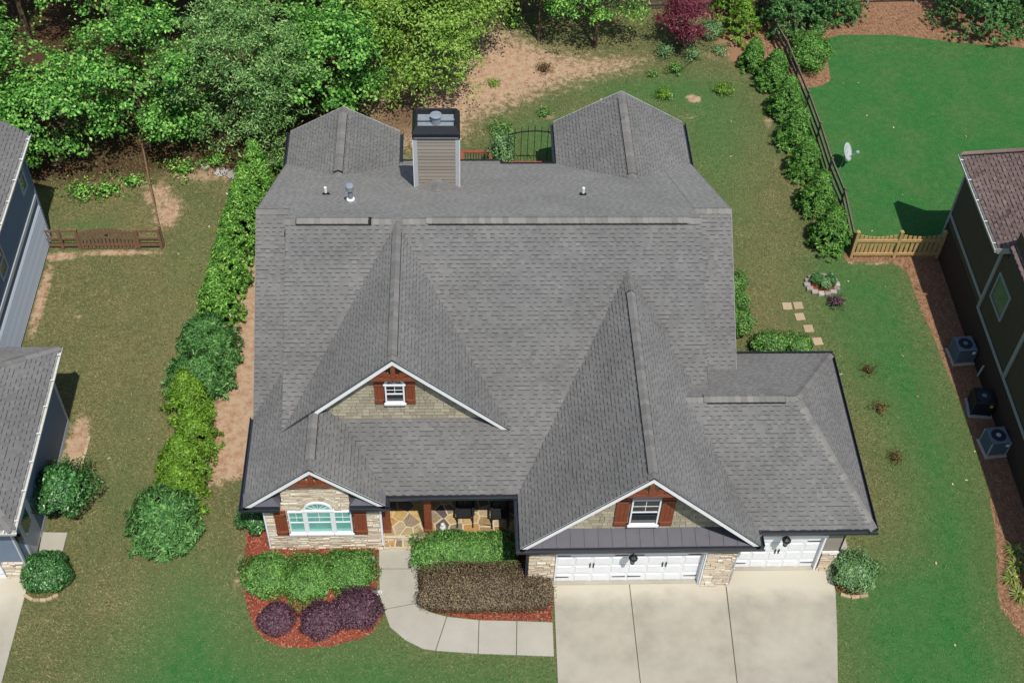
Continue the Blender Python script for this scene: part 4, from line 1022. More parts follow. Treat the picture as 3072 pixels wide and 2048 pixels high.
for a, b in (((-20.95,3.65,6.05),(-17.2,-.1,3.8)),((-20.95,3.65,6.05),(-17.2,7.4,3.8))):
    p, q = Vector(a), Vector(b); n_ = 22; h_ = Vector((q.x-p.x,q.y-p.y,0)).normalized(); sd_ = Vector((-h_.y,h_.x,0))
    for i in range(n_):
        c0, c1 = p.lerp(q, i/n_), p.lerp(q, (i+1.1)/n_); mb = MB()
        for sg in (-1, 1):
            o_ = (sd_*sg-Z_*.4).normalized()*.16
            mb.hexa([c0-Z_*.02,c1-Z_*.02,c1+o_-Z_*.02,c0+o_-Z_*.02,c0+Z_*.03,c1+Z_*.022,c1+o_+Z_*.022,c0+o_+Z_*.03])
        obj('ridge_cap', mb, M['cap'], lh)
gutter_on(lh, (-17.2,-.1,3.8), (-17.2,7.4,3.8), (1,0,0), M['gutterw']); gutter_on(lh, (-25,-.1,3.8), (-17.07,-.1,3.8), (0,-1,0), M['gutterw'])

M['edgecap'] = pieces_mat('brown_hip_shingle', [(0,col(128,106,100,.66)),(1,col(188,162,146,.66))], .92, 60, .12, .2)
rh = thing('neighbour_house', (20, 9, 0), 'dark brown house at the right edge with a brown shingle roof', 'house')
RX = 17.15
w2 = obj('wall', MB().box(RX,30,-4,15.72,0,4.95).join(MB().box(RX+.0,30,-4,10.4,4.95,6.4)), M['brown'], rh)
obj('foundation_wall', MB().box(RX-.03,RX-.001,-4,15.72,0,1.72), M['brown2'], rh)
k0 = 2.9
for k in range(16):
    z0 = 2.36+k*.16
    if z0 > 4.75: break
    obj('siding_board', MB().hexa([(RX-.02,11.0,z0),(RX-.001,11.0,z0),(RX-.001,15.65,z0),(RX-.02,15.65,z0),(RX-.006,11.0,z0+.155),(RX-.001,11.0,z0+.155),(RX-.001,15.65,z0+.155),(RX-.006,15.65,z0+.155)]), M['brown'], w2)
obj('band_trim', MB().box(RX-.06,RX-.031,10.95,15.72,2.14,2.30), M['sage'], rh); obj('band_trim', MB().box(RX-.062,RX-.031,7.5,10.84,1.68,1.84), M['sage'], rh)
obj('corner_board', MB().box(RX-.065,RX-.0,10.85,11.0,1.68,4.9), M['sage'], rh); obj('corner_board', MB().box(RX-.064,RX-.0,7.3,7.45,1.68,6.3), M['sage'], rh)
obj('corner_board', MB().box(RX-.05,RX+.08,15.66,15.78,0,4.9), M['sage'], rh)
obj('band_trim', MB().box(RX-.061,RX-.031,-4,6.8,1.68,1.84), M['sage'], rh); obj('corner_board', MB().box(RX-.06,RX-.031,6.81,7.29,1.68,1.84), M['sage'], rh)
side_window(RX, -1, 9.15, 10.5, 2.87, 4.18, rh, M['sage'], M['blueglass'], rail=False)
simple_roof(rh, 'roof', [((16.9,10.87,5.0), (0,1,0), (1,0), 1.0, [(0,0),(5.35,0),(5.35-4.5,4.5*1.414),(-4.5,4.5*1.414)])], SHB, M['deck'], 260)
gutter_on(rh, (16.9,10.87,5.0), (16.9,16.22,5.0), (-1,0,0), M['gutterw'])
obj('gable_fascia', MB().beam((16.85,10.88,4.9),(21.4,6.33,9.45),.05,.2), M['sage'], rh)
for i in range(24):
    a_ = .19*i; b_ = a_+.2
    obj('edge_cap', MB().beam((16.9+a_,16.2-a_,5.05+a_),(16.9+b_,16.2-b_,5.045+b_),.26,.03), M['edgecap'], rh)
obj('downspout_pipe', MB().tube((16.9,8.6,.35),(17.05,8.75,.8),.04,n=8), M['sage'], rh)
simple_roof(rh, 'unseen_front_roof', [((16.95,-4.3,5.7), (0,1,0), (1,0), .6, [(0,0),(14.6,0),(14.6,4),(0,4)])], SHB, M['deck'], 0)  # unseen roof added here, eave set so its shadow covers the air conditioners

# ------------------------------------------------------------------ fences
def post(mb, x, y, h, w=.09): mb.box(x-w/2, x+w/2, y-w/2, y+w/2, 0, h)
# brown picket gate and rails beside the left house
gf = thing('picket_gate', (-17.6, 16.0, 0), 'brown arched picket gate between two short rail sections by the blue house', 'gate')
yG = 16.02
xs = np.linspace(-18.72, -16.55, 15)
for i, x in enumerate(xs):
    t = (x+17.63)/1.08; top = 1.02+.20*(1-t*t)
    obj('picket', MB().box(x-.058, x+.058, yG-.045, yG-.022, .06, top), M['fence_brown'], gf)
for z in (.25, .92): obj('gate_rail', MB().box(-18.78,-16.48,yG-.02,yG+.02,z-.05,z+.05), M['fence_brown'], gf)
for x in (-18.85, -16.42): obj('gate_post', MB().box(x-.06,x+.06,yG-.06,yG+.06,0,1.12), M['fence_brown'], gf)
obj('latch', MB().box(-17.70,-17.56,yG-.06,yG-.046,.80,.88), M['black'], gf)
for x0, x1 in ((-20.1,-18.91),(-16.36,-15.55)):
    for z in (.22,.60,1.02): obj('rail', MB().box(x0,x1,yG-.02,yG+.02,z-.06,z+.06), M['fence_brown'], gf)
for x in (-19.55,-15.50): obj('fence_post', MB().box(x-.055,x+.055,yG-.06,yG+.06,0,1.15), M['fence_brown'], gf)
def rail_fence(name, pts, h, rails, mat, label, group=None, step=2.4):
    f = thing(name, (pts[0][0], pts[0][1], 0), label, 'fence', group)
    for (xa, ya), (xb, yb_) in zip(pts[:-1], pts[1:]):
        a, b = Vector((xa,ya,0)), Vector((xb,yb_,0)); n_ = max(1, round((b-a).length/step))
        for i in range(n_):
            p, q = a.lerp(b, i/n_), a.lerp(b, (i+1)/n_); d = (q-p).normalized()*.06
            for z in rails: obj('rail', MB().beam(p+d+Z_*(z+rnd.uniform(-.015,.015)), q-d+Z_*(z+rnd.uniform(-.015,.015)), .06, .14), mat, f)
            m_ = MB(); post(m_, p.x, p.y, h); obj('fence_post', m_, mat, f)
    m_ = MB(); post(m_, pts[-1][0], pts[-1][1], h); obj('fence_post', m_, mat, f)
    return f
rail_fence('rail_fence', [(-15.45,16.15),(-16.2,18.7),(-16.9,21.2),(-17.3,23.5)], 1.2, (.25,.62,1.05), M['fence_brown'], 'brown three rail fence running back into the woods on the left')
rail_fence('rail_fence', [(13.36,15.6),(13.5,18.3),(13.32,20.3),(13.27,22.7),(13.15,24.9),(12.8,28.8),(12.45,30.8),(12.1,32.6)], 1.25, (.3,.68,1.08), M['fence_dark'], 'weathered dark rail fence behind the right hand evergreen row', step=2.0)
rail_fence('rail_fence', [(15.5,33.6),(25.5,33.9)], 1.2, (.3,.7,1.08), M['fence_grey'], 'silver grey rail fence along the top right lawn', step=2.4)
# privacy fence at the back
bf = thing('privacy_fence', (0, 32.9, 0), 'tall weathered picket fence across the back of the yard', 'fence')
pm = MB(); nn = 0
for (xa, ya), (xb, yb_) in (((-11.5,31.9),(-1,32.5)),((-1,32.5),(11.9,33.4))):
    L = math.hypot(xb-xa, yb_-ya); n_ = int(L/.155)
    for i in range(n_):
        t = (i+.5)/n_; x, y = xa+(xb-xa)*t, ya+(yb_-ya)*t; h = 1.8+rnd.uniform(-.02,.02)
        obj('picket', MB().box(x-.065,x+.065,y-.012,y+.012,.05,h), M['fence_dark'], bf)
    for z in (.35,1.05,1.6): obj('rail', MB().beam((xa,ya-.04,z),(xb,yb_-.04,z),.04,.09), M['fence_dark'], bf)
# new pine fence panels beside the right house
pf = thing('picket_fence', (14.9, 15.4, 0), 'new yellow pine picket fence joining the brown house', 'fence')
for k, (xa, xb) in enumerate(((13.45,15.15),(15.27,17.0))):
    n_ = 9 if k == 0 else 8
    for i in range(n_):
        x = xa+.06+(xb-xa-.12)*(i+.5)/n_; t = (i+.5)/n_*2-1; h = 1.22+.12*t*t
        obj('picket', MB().box(x-.068,x+.068,15.36,15.385,.05,h), M['fence_new'], pf)
    for z in (.24,1.02): obj('rail', MB().box(xa,xb,15.31,15.355,z-.07,z+.07), M['fence_new'], pf)
for x in (13.38,15.21,17.05): 
    p_ = obj('fence_post', MB().box(x-.06,x+.06,15.29,15.41,0,1.5), M['fence_new'], pf)
    obj('post_cap', MB().prism([(x-.075,1.501),(x+.075,1.501),(x+.075,1.53),(x,1.57),(x-.075,1.53)], 15.275, 15.425, 'y'), M['fence_new'], p_)
# iron arch panel in the back garden
ia = thing('iron_trellis', (.2, 20.5, 0), 'black iron arched picket panel at the rear deck', 'trellis')
def arch_z(t): return 2.3+.22*(1-(2*t-1)**2)
N_ = 9
for yy in (20.55,):
    for i in range(N_):
        t = i/(N_-1); x = -1.0+2.3*t
        obj('iron_picket', MB().tube((x,yy,0),(x,yy,arch_z(t)+.28),.014,n=6), M['iron'], ia)
    mb = MB()
    for i in range(14):
        t0, t1 = i/14, (i+1)/14
        mb.beam((-1.0+2.3*t0,yy,arch_z(t0)),(-1.0+2.3*t1,yy,arch_z(t1)),.05,.04)
    obj('arch_rail', mb, M['iron'], ia)
    obj('iron_rail', MB().beam((-1.0,yy,.12),(1.3,yy,.12),.03,.03), M['iron'], ia)
# ------------------------------------------------------------------ plants
LEAF = dict(
 maple=leaf_mat('broadleaf_green', col(46,96,34,.62), col(82,142,54,.66), col(144,190,96,.74)),
 oak=leaf_mat('fine_oak_leaf', col(58,100,44,.6), col(98,142,72,.62), col(156,186,118,.68)),
 lime=leaf_mat('yellow_green_leaf', col(84,120,40,.62), col(122,160,62,.62), col(160,188,92,.62)),
 arbor=leaf_mat('arborvitae_spray', col(48,90,32,.6), col(90,146,54,.68), col(156,198,98,.78)),
 cedar=leaf_mat('blue_green_cedar', col(50,98,44,.6), col(82,134,68,.62), col(132,174,104,.66)),
 gold=leaf_mat('golden_cypress', col(66,108,28,.6), col(102,146,42,.62), col(150,182,76,.66)),
 leyland=leaf_mat('leyland_spray', col(52,100,40,.62), col(88,140,56,.62), col(136,178,88,.62)),
 glossy=leaf_mat('glossy_evergreen_leaf', col(32,70,34,.62), col(54,104,48,.62), col(104,150,86,.62), .12, .35, .5),
 azalea=leaf_mat('azalea_leaf', col(54,98,40,.55), col(86,138,60,.6), col(144,182,100,.66)),
 purple=leaf_mat('purple_barberry_leaf', col(52,32,42,.6), col(80,54,66,.6), col(124,92,104,.64), .15),
 bronze=leaf_mat('bronze_hedge_leaf', col(56,48,36,.6), col(92,80,60,.6), col(156,138,108,.64), .12),
 redmap=leaf_mat('crimson_maple_leaf', col(72,22,36,.62), col(104,38,54,.62), col(140,70,84,.62), .25),
 dark=leaf_mat('dark_conifer_leaf', col(42,80,36,.6), col(66,112,54,.62), col(108,150,84,.64), .15),
 pale=leaf_mat('pale_shrub_leaf', col(78,116,70,.6), col(108,150,94,.6), col(152,184,130,.62)),
 lily=leaf_mat('daylily_blade', col(88,112,48,.62), col(128,146,74,.62), col(172,178,110,.62)),
 dry=leaf_mat('brown_dry_leaf', col(70,50,36,.62), col(104,80,54,.62), col(134,120,70,.62)),
)
def unit(a): return a/np.maximum(np.linalg.norm(a, axis=1, keepdims=True), 1e-9)
def rand_dir(n, g): return unit(g.normal(size=(n,3)))
def leaf_quads(P, Nr, T, Ls, Ws, g, fold=.25):
    """P centres, Nr normals, T tangents (leaf axis)"""
    Nr = unit(Nr); T = unit(T-(T*Nr).sum(1, keepdims=True)*Nr); B = np.cross(Nr, T)
    L = Ls[:,None]; W = Ws[:,None]
    v = np.stack([P-T*L*.5, P-B*W*.5+Nr*W*fold, P+T*L*.5-Nr*L*.08, P+B*W*.5+Nr*W*fold], 1).reshape(-1,3)
    return v, np.arange(len(P)*4).reshape(-1,4)
def lumps(D, g, k=7, amp=.12):
    out = np.zeros(len(D))
    for _ in range(k):
        a = g.normal(size=3); a /= np.linalg.norm(a); out += np.sin((D@a)*g.uniform(4,9)+g.uniform(0,6))*amp/math.sqrt(k)*1.4
    return out
def shrub_leaves(c, rx, ry, h, n, ll, lw, g, box=2.0, up=.3, z0=.0, amp=.12, depth=.35):
    D = rand_dir(int(n*1.7), g); D = D[D[:,2] > -.55][:n]
    e = box
    k = (np.abs(D[:,0])**e+np.abs(D[:,1])**e+np.abs(D[:,2])**e)**(-1/e)
    S_ = D*k[:,None]
    r = (1+lumps(D, g, amp=amp*1.25))*(1-g.random(len(D))**1.8*depth)*(1+.09*g.random(len(D))**9)
    sc = np.array([rx, ry, h*.5])
    P = S_*r[:,None]*sc+np.array([c[0], c[1], z0+h*.5]); P[:,2] = np.maximum(P[:,2], z0+.03)
    Nr = unit(D/sc*sc.min())+g.normal(size=D.shape)*.45; Nr[:,2] += up
    T = g.normal(size=D.shape)+D*.5
    v1, q1 = leaf_quads(P, Nr, T, ll*g.uniform(.6,1.35,len(P)), lw*g.uniform(.7,1.25,len(P)), g)
    k2 = 0 if depth > .5 else len(P)//4           # inner foliage behind the outer shell
    if not k2: return v1, q1
    P2 = S_[:k2]*g.uniform(.55,.82,k2)[:,None]*sc+np.array([c[0], c[1], z0+h*.5]); P2[:,2] = np.maximum(P2[:,2], z0+.03)
    v2, q2 = leaf_quads(P2, D[:k2]+g.normal(size=(k2,3))*.3, g.normal(size=(k2,3)), ll*1.9*np.ones(k2), lw*2.6*np.ones(k2), g)
    return np.concatenate([v1, v2]), np.concatenate([q1, q2+len(v1)])
def stems(c, h, rx, k=5, r=.03, z0=0.0):
    mb = MB()
    for i in range(k):
        a = 2*math.pi*i/k+rnd.uniform(0,1); mb.tube((c[0]+.05*math.cos(a),c[1]+.05*math.sin(a),z0-.02),(c[0]+rx*.55*math.cos(a),c[1]+rx*.55*math.sin(a),z0+h*rnd.uniform(.55,.8)),r,r*.3,5)
    return mb
def shrub(name, label, c, rx, ry, h, leaf, n=3500, ll=.075, lw=.045, box=2.2, group=None, cat='shrub', seed=None, **kw):
    g = np.random.default_rng(seed if seed is not None else int(abs(c[0]*131+c[1]*37)*10))
    t = thing(name, (c[0],c[1],0), label, cat, group)
    V, Q = shrub_leaves(c, rx, ry, h, n, ll, lw, g, box, **kw)
    np_obj('foliage', V, Q, LEAF[leaf], t)
    obj('stems', stems(c, h, min(rx,ry)), M['twig'], t)
    return t
def conifer_leaves(c, Rb, h, n, g, droop=.0, ll=.13, lw=.035, power=.9, flat=1.0, lean=(0,0)):
    """conical evergreen: sprays of narrow scales gathered in clumps"""
    per = 22; nc = n//per
    t = g.random(nc)**.85; t = t*(.98); prof = Rb*np.minimum(1, (1-t)**power*1.05)*(.82+.18*np.minimum(1, t/.12))
    a = g.uniform(0, 2*math.pi, nc)
    lump = 1+.16*np.sin(a*3+t*9+g.uniform(0,6))+.10*np.sin(a*7-t*17)+g.normal(size=nc)*.06
    rr = prof*lump*(1-g.random(nc)**2*.35)
    D = np.stack([np.cos(a), np.sin(a), np.zeros(nc)], 1)
    C = np.stack([c[0]+rr*np.cos(a)+lean[0]*t, c[1]+rr*np.sin(a)+lean[1]*t, .08+t*h], 1)
    out = unit(D*.8+np.array([0,0,.75-droop])+g.normal(size=D.shape)*.3)
    Ci = np.repeat(C, per, 0); Oi = np.repeat(out, per, 0); Di = np.repeat(D, per, 0)
    m_ = len(Ci)
    T = unit(Oi+g.normal(size=(m_,3))*.55)
    P = Ci+T*g.uniform(.02,.17,m_)[:,None]*flat
    Nr = unit(Di+np.array([0,0,.6])+g.normal(size=(m_,3))*.6)
    return leaf_quads(P, Nr, T, ll*g.uniform(.7,1.3,m_), lw*g.uniform(.7,1.3,m_), g, .15)
def conifer(name, label, c, Rb, h, leaf, n=6000, group=None, cat='evergreen', seed=None, **kw):
    g = np.random.default_rng(seed if seed is not None else int(abs(c[0]*97+c[1]*53)*10))
    t = thing(name, (c[0],c[1],0), label, cat, group)
    V, Q = conifer_leaves(c, Rb, h, n, g, **kw)
    np_obj('crown', V, Q, LEAF[leaf], t)
    obj('trunk', MB().tube((c[0],c[1],-.02),(c[0],c[1],h*.85),.07,.02,8), M['bark'], t)
    return t
def tree(name, label, c, z0, rx, ry, rz, leaf, nclus, per, ll, lw, group=None, trunk=.16, clus=.5, seed=None, cat='tree', gap=.0, flatk=.45, lean=(0,0)):
    """trunk with limbs; crown of leaf clusters held at limb ends"""
    g = np.random.default_rng(seed if seed is not None else int(abs(c[0]*71+c[1]*29)*10))
    t = thing(name, (c[0],c[1],0), label, cat, group)
    zc = z0+rz; cc = np.array([c[0]+lean[0], c[1]+lean[1], zc])
    nb = max(14, nclus//9)                       # boughs, each carrying a flat tier of leaf clusters
    D = rand_dir(nb*2, g); D = D[D[:,2] > -.7][:nb]
    r = (.5+.5*g.random(nb)**.5)*(1+lumps(D, g, 9, .16))
    Bc = cc+D*r[:,None]*np.array([rx,ry,rz])
    bs = g.uniform(.7,1.25,nb)*max(.35, min(rx,ry)*.30)
    C = (Bc[:,None,:]+g.normal(size=(nb,9,3))*np.array([.75,.75,.22])*bs[:,None,None]).reshape(-1,3)
    C[:,2] -= .12*np.hypot(C[:,0]-np.repeat(Bc[:,0],9), C[:,1]-np.repeat(Bc[:,1],9))**2
    C = C[C[:,2] > .7]; k = len(C)
    size = clus*g.uniform(.6,1.35,k)
    rel = g.normal(size=(k,per,3))*np.array([.55,.55,.55*flatk])*size[:,None,None]
    P = (C[:,None,:]+rel).reshape(-1,3); n_ = len(P)
    outd = unit(P-cc)
    Nr = outd*.55+np.array([0,0,.75])+g.normal(size=(n_,3))*.5
    T = g.normal(size=(n_,3))+outd*.4-np.array([0,0,.35])
    V, Q = leaf_quads(P, Nr, T, ll*g.uniform(.65,1.3,n_), lw*g.uniform(.65,1.3,n_), g, .18)
    np_obj('crown', V, Q, LEAF[leaf], t)
    mb = MB(); top = Vector((c[0]+lean[0]*.6, c[1]+lean[1]*.6, zc)); b0 = Vector((c[0],c[1],-.05)); mid = b0.lerp(top,.45)
    mb.tube(b0, mid, trunk, trunk*.7, 9); mb.tube(mid, top, trunk*.7, trunk*.3, 8)
    tr = obj('trunk', mb, M['bark'], t)
    lm = MB()
    for q in C[g.choice(k, min(k, 26), replace=False)]:
        s_ = b0.lerp(top, g.uniform(.45,1.0)); e_ = Vector(q); m2 = s_.lerp(e_,.5)+Vector((0,0,.15))
        lm.tube(s_, m2, trunk*.28, trunk*.17, 6, False); lm.tube(m2, e_, trunk*.17, trunk*.05, 5, False)
    obj('limbs', lm, M['bark'], tr)
    return t
WOODS = 'broadleaf trees of the woods at top left'
# (x, y, z0, rx, ry, rz, leaf, clusters, leaves, length, width, label)
for i, a in enumerate([
 (-24.2,22.2,1.0,3.0,2.8,3.3,'maple',300,34,.19,.13,'broadleaf tree behind the blue house roof, nearest the left edge'),
 (-20.7,21.3,.5,2.6,2.0,2.6,'maple',260,34,.20,.13,'low broadleaf tree hanging over the lawn behind the blue house'),
 (-24.0,30.5,2.2,3.6,3.2,4.2,'maple',330,34,.18,.12,'tall broadleaf tree in the top left corner'),
 (-19.5,29.5,2.0,3.4,3.0,4.0,'maple',330,34,.18,.12,'tall broadleaf tree second from the top left corner'),
 (-17.0,22.5,.5,2.9,2.3,3.0,'maple',290,34,.19,.13,'broadleaf tree where the brown rail fence enters the woods'),
 (-14.6,29.5,2.2,3.3,3.0,4.2,'maple',330,34,.18,.12,'tall broadleaf tree at the top edge above the fine leaved oak'),
 (-12.6,22.6,.4,2.9,2.4,3.7,'oak',520,50,.17,.055,'fine leaved pale green oak behind the left rear gable'),
 (-9.9,28.8,1.9,3.0,2.8,4.0,'maple',330,36,.20,.15,'bright green broadleaf tree beside the yellow green tree'),
 (-9.0,24.4,.6,2.3,2.0,2.8,'maple',230,36,.20,.15,'broadleaf tree leaning over the ridge of the left rear gable'),
 (-27.5,27.0,2.0,3.0,3.0,4.0,'maple',220,30,.18,.12,'broadleaf tree cut by the left edge above the blue house'),
 (-22.0,34.5,2.5,3.8,3.4,4.6,'maple',300,30,.18,.12,'broadleaf tree deep in the woods at the left'),
 (-16.0,35.0,2.5,3.8,3.4,4.6,'maple',300,30,.18,.12,'broadleaf tree deep in the woods behind the tall pair'),
 (-26.5,33.5,2.4,3.6,3.2,4.6,'maple',280,30,.18,.12,'broadleaf tree in the far top left corner, behind the tall pair'),
 (-17.0,31.5,2.4,3.0,2.8,4.2,'maple',280,30,.18,.12,'tall broadleaf tree filling the top edge of the woods'),
 (-10.5,34.6,2.5,3.6,3.2,4.6,'maple',300,30,.18,.12,'broadleaf tree deep in the woods near the back fence')]):
    x,y,z0,rx,ry,rz,lf,nc,per,ll,lw,lab = a
    if lf == 'maple': nc, per, ll, lw = int(nc*1.3), 34, ll*.82, lw*.82
    tree('broadleaf_tree', lab, (x,y), z0, rx, ry, rz, lf, nc, per, ll, lw, WOODS, clus=.40, seed=100+i)
tree('sweetgum_tree', 'sparse yellow green tree above the chimney', (-5.0,26.4), .6, 2.5, 2.2, 3.1, 'lime', 560, 36, .17, .075, None, .10, .55, seed=201)
tree('sweetgum_tree', 'yellow green tree at the top edge left of the bare dirt', (-3.6,29.8), .9, 2.7, 2.3, 3.5, 'lime', 620, 36, .17, .075, None, .10, .55, seed=202)
tree('sapling_tree', 'slim green tree with two bare trunks at the back fence', (.85,30.4), 1.9, 1.1, 1.0, 1.8, 'maple', 110, 26, .15, .09, None, .10, .4, seed=203)
tree('sapling_tree', 'wide green tree with a leaning trunk before the back fence', (3.6,29.9), 1.3, 2.2, 1.7, 2.3, 'arbor', 220, 30, .16, .08, None, .12, .5, seed=204)
tree('japanese_maple', 'crimson japanese maple in the back yard', (7.9,29.9), .5, 1.15, 1.1, 1.35, 'redmap', 170, 34, .12, .06, None, .07, .32, seed=205)
# conifers and shrubs in the upper right
for c, Rb, h, lf, lab in (((13.6,31.6),1.9,4.2,'dark','big dark conifer behind the top of the rail fence'),((15.6,32.8),1.7,3.8,'dark','dark conifer at the top edge right of the rail fence'),
        ((23.2,32.0),2.3,4.6,'dark','big dark conifer in the top right corner'),((26.2,32.6),2.2,4.4,'dark','dark conifer cut by the right edge at the top')):
    conifer('conifer', lab, c, Rb, h, lf, 30000, 'dark conifers along the top right', ll=.16, lw=.055, power=.6)
shrub('round_shrub', 'rounded green shrub in the mulch of the right neighbour', (13.9,28.4), .95, .95, 1.7, 'leyland', 4200, .12, .05)
shrub('round_shrub', 'low pale green shrub right of the crimson maple', (9.4,30.8), .6, .55, .8, 'pale', 1800, .1, .04)
for c, h, lf, lab in (((10.55,32.3),2.6,'gold','golden conifer at the top edge left of the rail fence'),((10.9,30.7),2.3,'gold','golden conifer just below the one at the top edge')):
    conifer('cypress', lab, c, .95, h, lf, 6500, 'golden conifers by the rail fence', ll=.14, lw=.05)
# left evergreen row
row = [((-11.75,19.3),.80,2.9,'arbor'),((-12.1,18.0),.76,2.8,'arbor'),((-12.2,16.6),.80,2.9,'arbor'),((-12.3,15.1),.84,2.9,'arbor'),((-12.4,13.6),.88,2.9,'arbor'),((-12.55,12.1),.92,2.8,'arbor')]
ordn = ['first','second','third','fourth','fifth','sixth']
for i, (c, Rb, h, lf) in enumerate(row):
    conifer('arborvitae', f'bright green arborvitae, {ordn[i]} from the woods in the left row', c, Rb, h, lf, 10000, 'arborvitae of the left row', seed=300+i, ll=.15, lw=.05)
for i, (c, Rb, h, lab) in enumerate([((-12.9,10.5),1.05,1.5,'feathery blue green cedar below the arborvitae of the left row'),((-12.6,9.9),.9,1.4,'feathery blue green cedar nearest the house in the left row'),((-13.0,8.6),1.15,1.6,'feathery blue green cedar just above the golden cypresses')]):
    conifer('cedar_shrub', lab, c, Rb, h, 'cedar', 9500, 'feathery cedars of the left row', seed=320+i, ll=.22, lw=.05, power=.55, flat=1.6)
for i, (c, Rb, h, lab) in enumerate([((-13.2,7.5),.85,2.2,'golden cypress at the upper end of the golden group'),((-12.75,5.9),.85,2.0,'golden cypress bulging towards the house'),((-13.0,4.7),.95,2.0,'golden cypress in the middle of the golden group'),((-12.95,3.5),.95,2.0,'golden cypress next to the big cedar at the row end')]):
    conifer('golden_cypress', lab, c, Rb*1.08, h, 'gold', 10500, 'golden cypresses of the left row', seed=330+i, ll=.13, lw=.045)
conifer('cedar_shrub', 'big blue green cedar at the front end of the left row', (-13.3,2.15), 1.2, 2.0, 'cedar', 13000, 'feathery cedars of the left row', seed=340, ll=.2, lw=.05, power=.5, flat=1.4)
# right evergreen row
for i, (c, Rb, h) in enumerate([((11.1,28.2),.55,1.6),((11.85,26.8),.74,2.0),((12.1,24.7),.80,2.1),((12.15,22.6),.76,2.0),((12.2,20.5),.72,2.0),((12.35,18.3),.80,2.1),((12.5,16.1),.85,2.1)]):
    conifer('leyland_cypress', f'leyland cypress, {(ordn+["last"])[i]} from the back along the rail fence', c, Rb, h, 'leyland', 11500, 'leyland cypresses along the rail fence', seed=350+i, ll=.15, lw=.05, power=.7)
# front foundation planting
AZ = 'green shrubs in the red mulch bed'
shrub('azalea', 'green shrub at the left end of the red mulch bed', (-9.68,.2), .86, .80, .92, 'azalea', 6500, .085, .032, 2.0, AZ, amp=.12)
shrub('azalea', 'yellow green shrub in the middle of the red mulch bed', (-8.3,.02), .9, .9, .86, 'azalea', 6800, .085, .032, 2.0, AZ, amp=.12)
shrub('azalea', 'green shrub at the walkway end of the red mulch bed', (-6.88,.3), .84, .82, .95, 'azalea', 6800, .085, .032, 2.0, AZ, amp=.12)
PU = 'purple shrubs in the red mulch bed'
shrub('barberry', 'small round purple shrub, leftmost of the three', (-9.25,-1.45), .62, .60, .75, 'purple', 3600, .07, .035, 2.0, PU, amp=.05)
shrub('barberry', 'round purple shrub, middle one of the three', (-7.75,-1.55), .72, .66, .85, 'purple', 4300, .07, .035, 2.0, PU, amp=.05)
shrub('barberry', 'largest purple shrub, touching the walkway edge', (-6.6,-1.15), .86, .78, .95, 'purple', 5400, .07, .035, 2.0, PU, amp=.05)
shrub('box_hedge', 'clipped bronze brown hedge inside the walkway bend', (-2.37,-.48), 2.16, .80, 1.0, 'bronze', 40000, .05, .028, 5.0, None, 'hedge', amp=.03, depth=.25)
shrub('box_hedge', 'loose green hedge before the flagstone porch', (-3.05,1.0), 1.55, .66, 1.0, 'azalea', 15000, .10, .034, 3.5, None, 'hedge', amp=.1)
shrub('round_shrub', 'small green shrub between the green hedge and the garage wall', (-1.6,.42), .42, .38, .8, 'azalea', 1700, .09, .035, 2.2)
shrub('round_shrub', 'dark green bush at the left corner of the stone bay', (-10.25,2.55), .55, .75, 1.2, 'glossy', 3600, .09, .045, 2.4)
shrub('round_shrub', 'green bush against the left wall below the eave', (-10.15,5.2), .35, .5, 1.1, 'glossy', 1500, .09, .045, 2.4)
shrub('round_shrub', 'pale green bush at the right corner of the garage', (10.3,.0), .78, .70, .95, 'pale', 4600, .095, .035, 2.2)
shrub('tall_shrub', 'dark leaved bush by the side door of the blue house', (-16.95,3.3), .85, 1.0, 2.1, 'glossy', 6000, .11, .055, 2.3, amp=.22)
shrub('round_shrub', 'clipped round green bush at the neighbouring driveway corner', (-17.05,.35), .80, .72, 1.05, 'glossy', 5200, .09, .045, 2.3, amp=.05)
SW = 'green shrubs between the main roof and the stepping stones'
for i, (x, y, lab) in enumerate(((8.05,13.3,'green shrub at the right wall, farthest from the garage'),(8.05,12.3,'green shrub at the right wall, middle one'),(8.0,11.3,'green shrub at the right wall, in the corner of the garage roof'))):
    shrub('round_shrub', lab, (x,y), .48, .58, 1.1, 'azalea', 2600, .09, .04, 2.4, SW)
shrub('round_shrub', 'leafy green shrub behind the garage roof', (9.0,10.25), .75, .48, .9, 'azalea', 3200, .1, .045, 2.4)
shrub('round_shrub', 'leafy green shrub behind the garage roof nearest the pavers', (10.15,10.2), .55, .45, .8, 'azalea', 2600, .1, .045, 2.4)
shrub('rose_bush', 'climbing white flecked bush at the rear deck', (-1.25,20.95), .5, .7, 1.9, 'pale', 2600, .1, .05, 2.2, amp=.3)
UN = 'undergrowth along the edge of the woods'
for x, y, r_, h, lab in ((-19.4,19.3,.7,.6,'low bright undergrowth nearest the blue house'),(-18.3,19.4,.6,.5,'low bright undergrowth left of the brown rail fence'),(-17.3,20.0,.5,.4,'small bright undergrowth patch touching the brown rail fence'),(-15.3,20.7,.7,.5,'low bright undergrowth right of the brown rail fence'),(-13.9,21.2,.6,.6,'bright undergrowth in front of the fine leaved oak'),(-11.0,20.7,.7,1.2,'dark undergrowth behind the first arborvitae')):
    shrub('undergrowth', lab, (x,y), r_, r_*.8, h, 'arbor', 480, .13, .07, 2.0, UN, amp=.45, depth=.9)
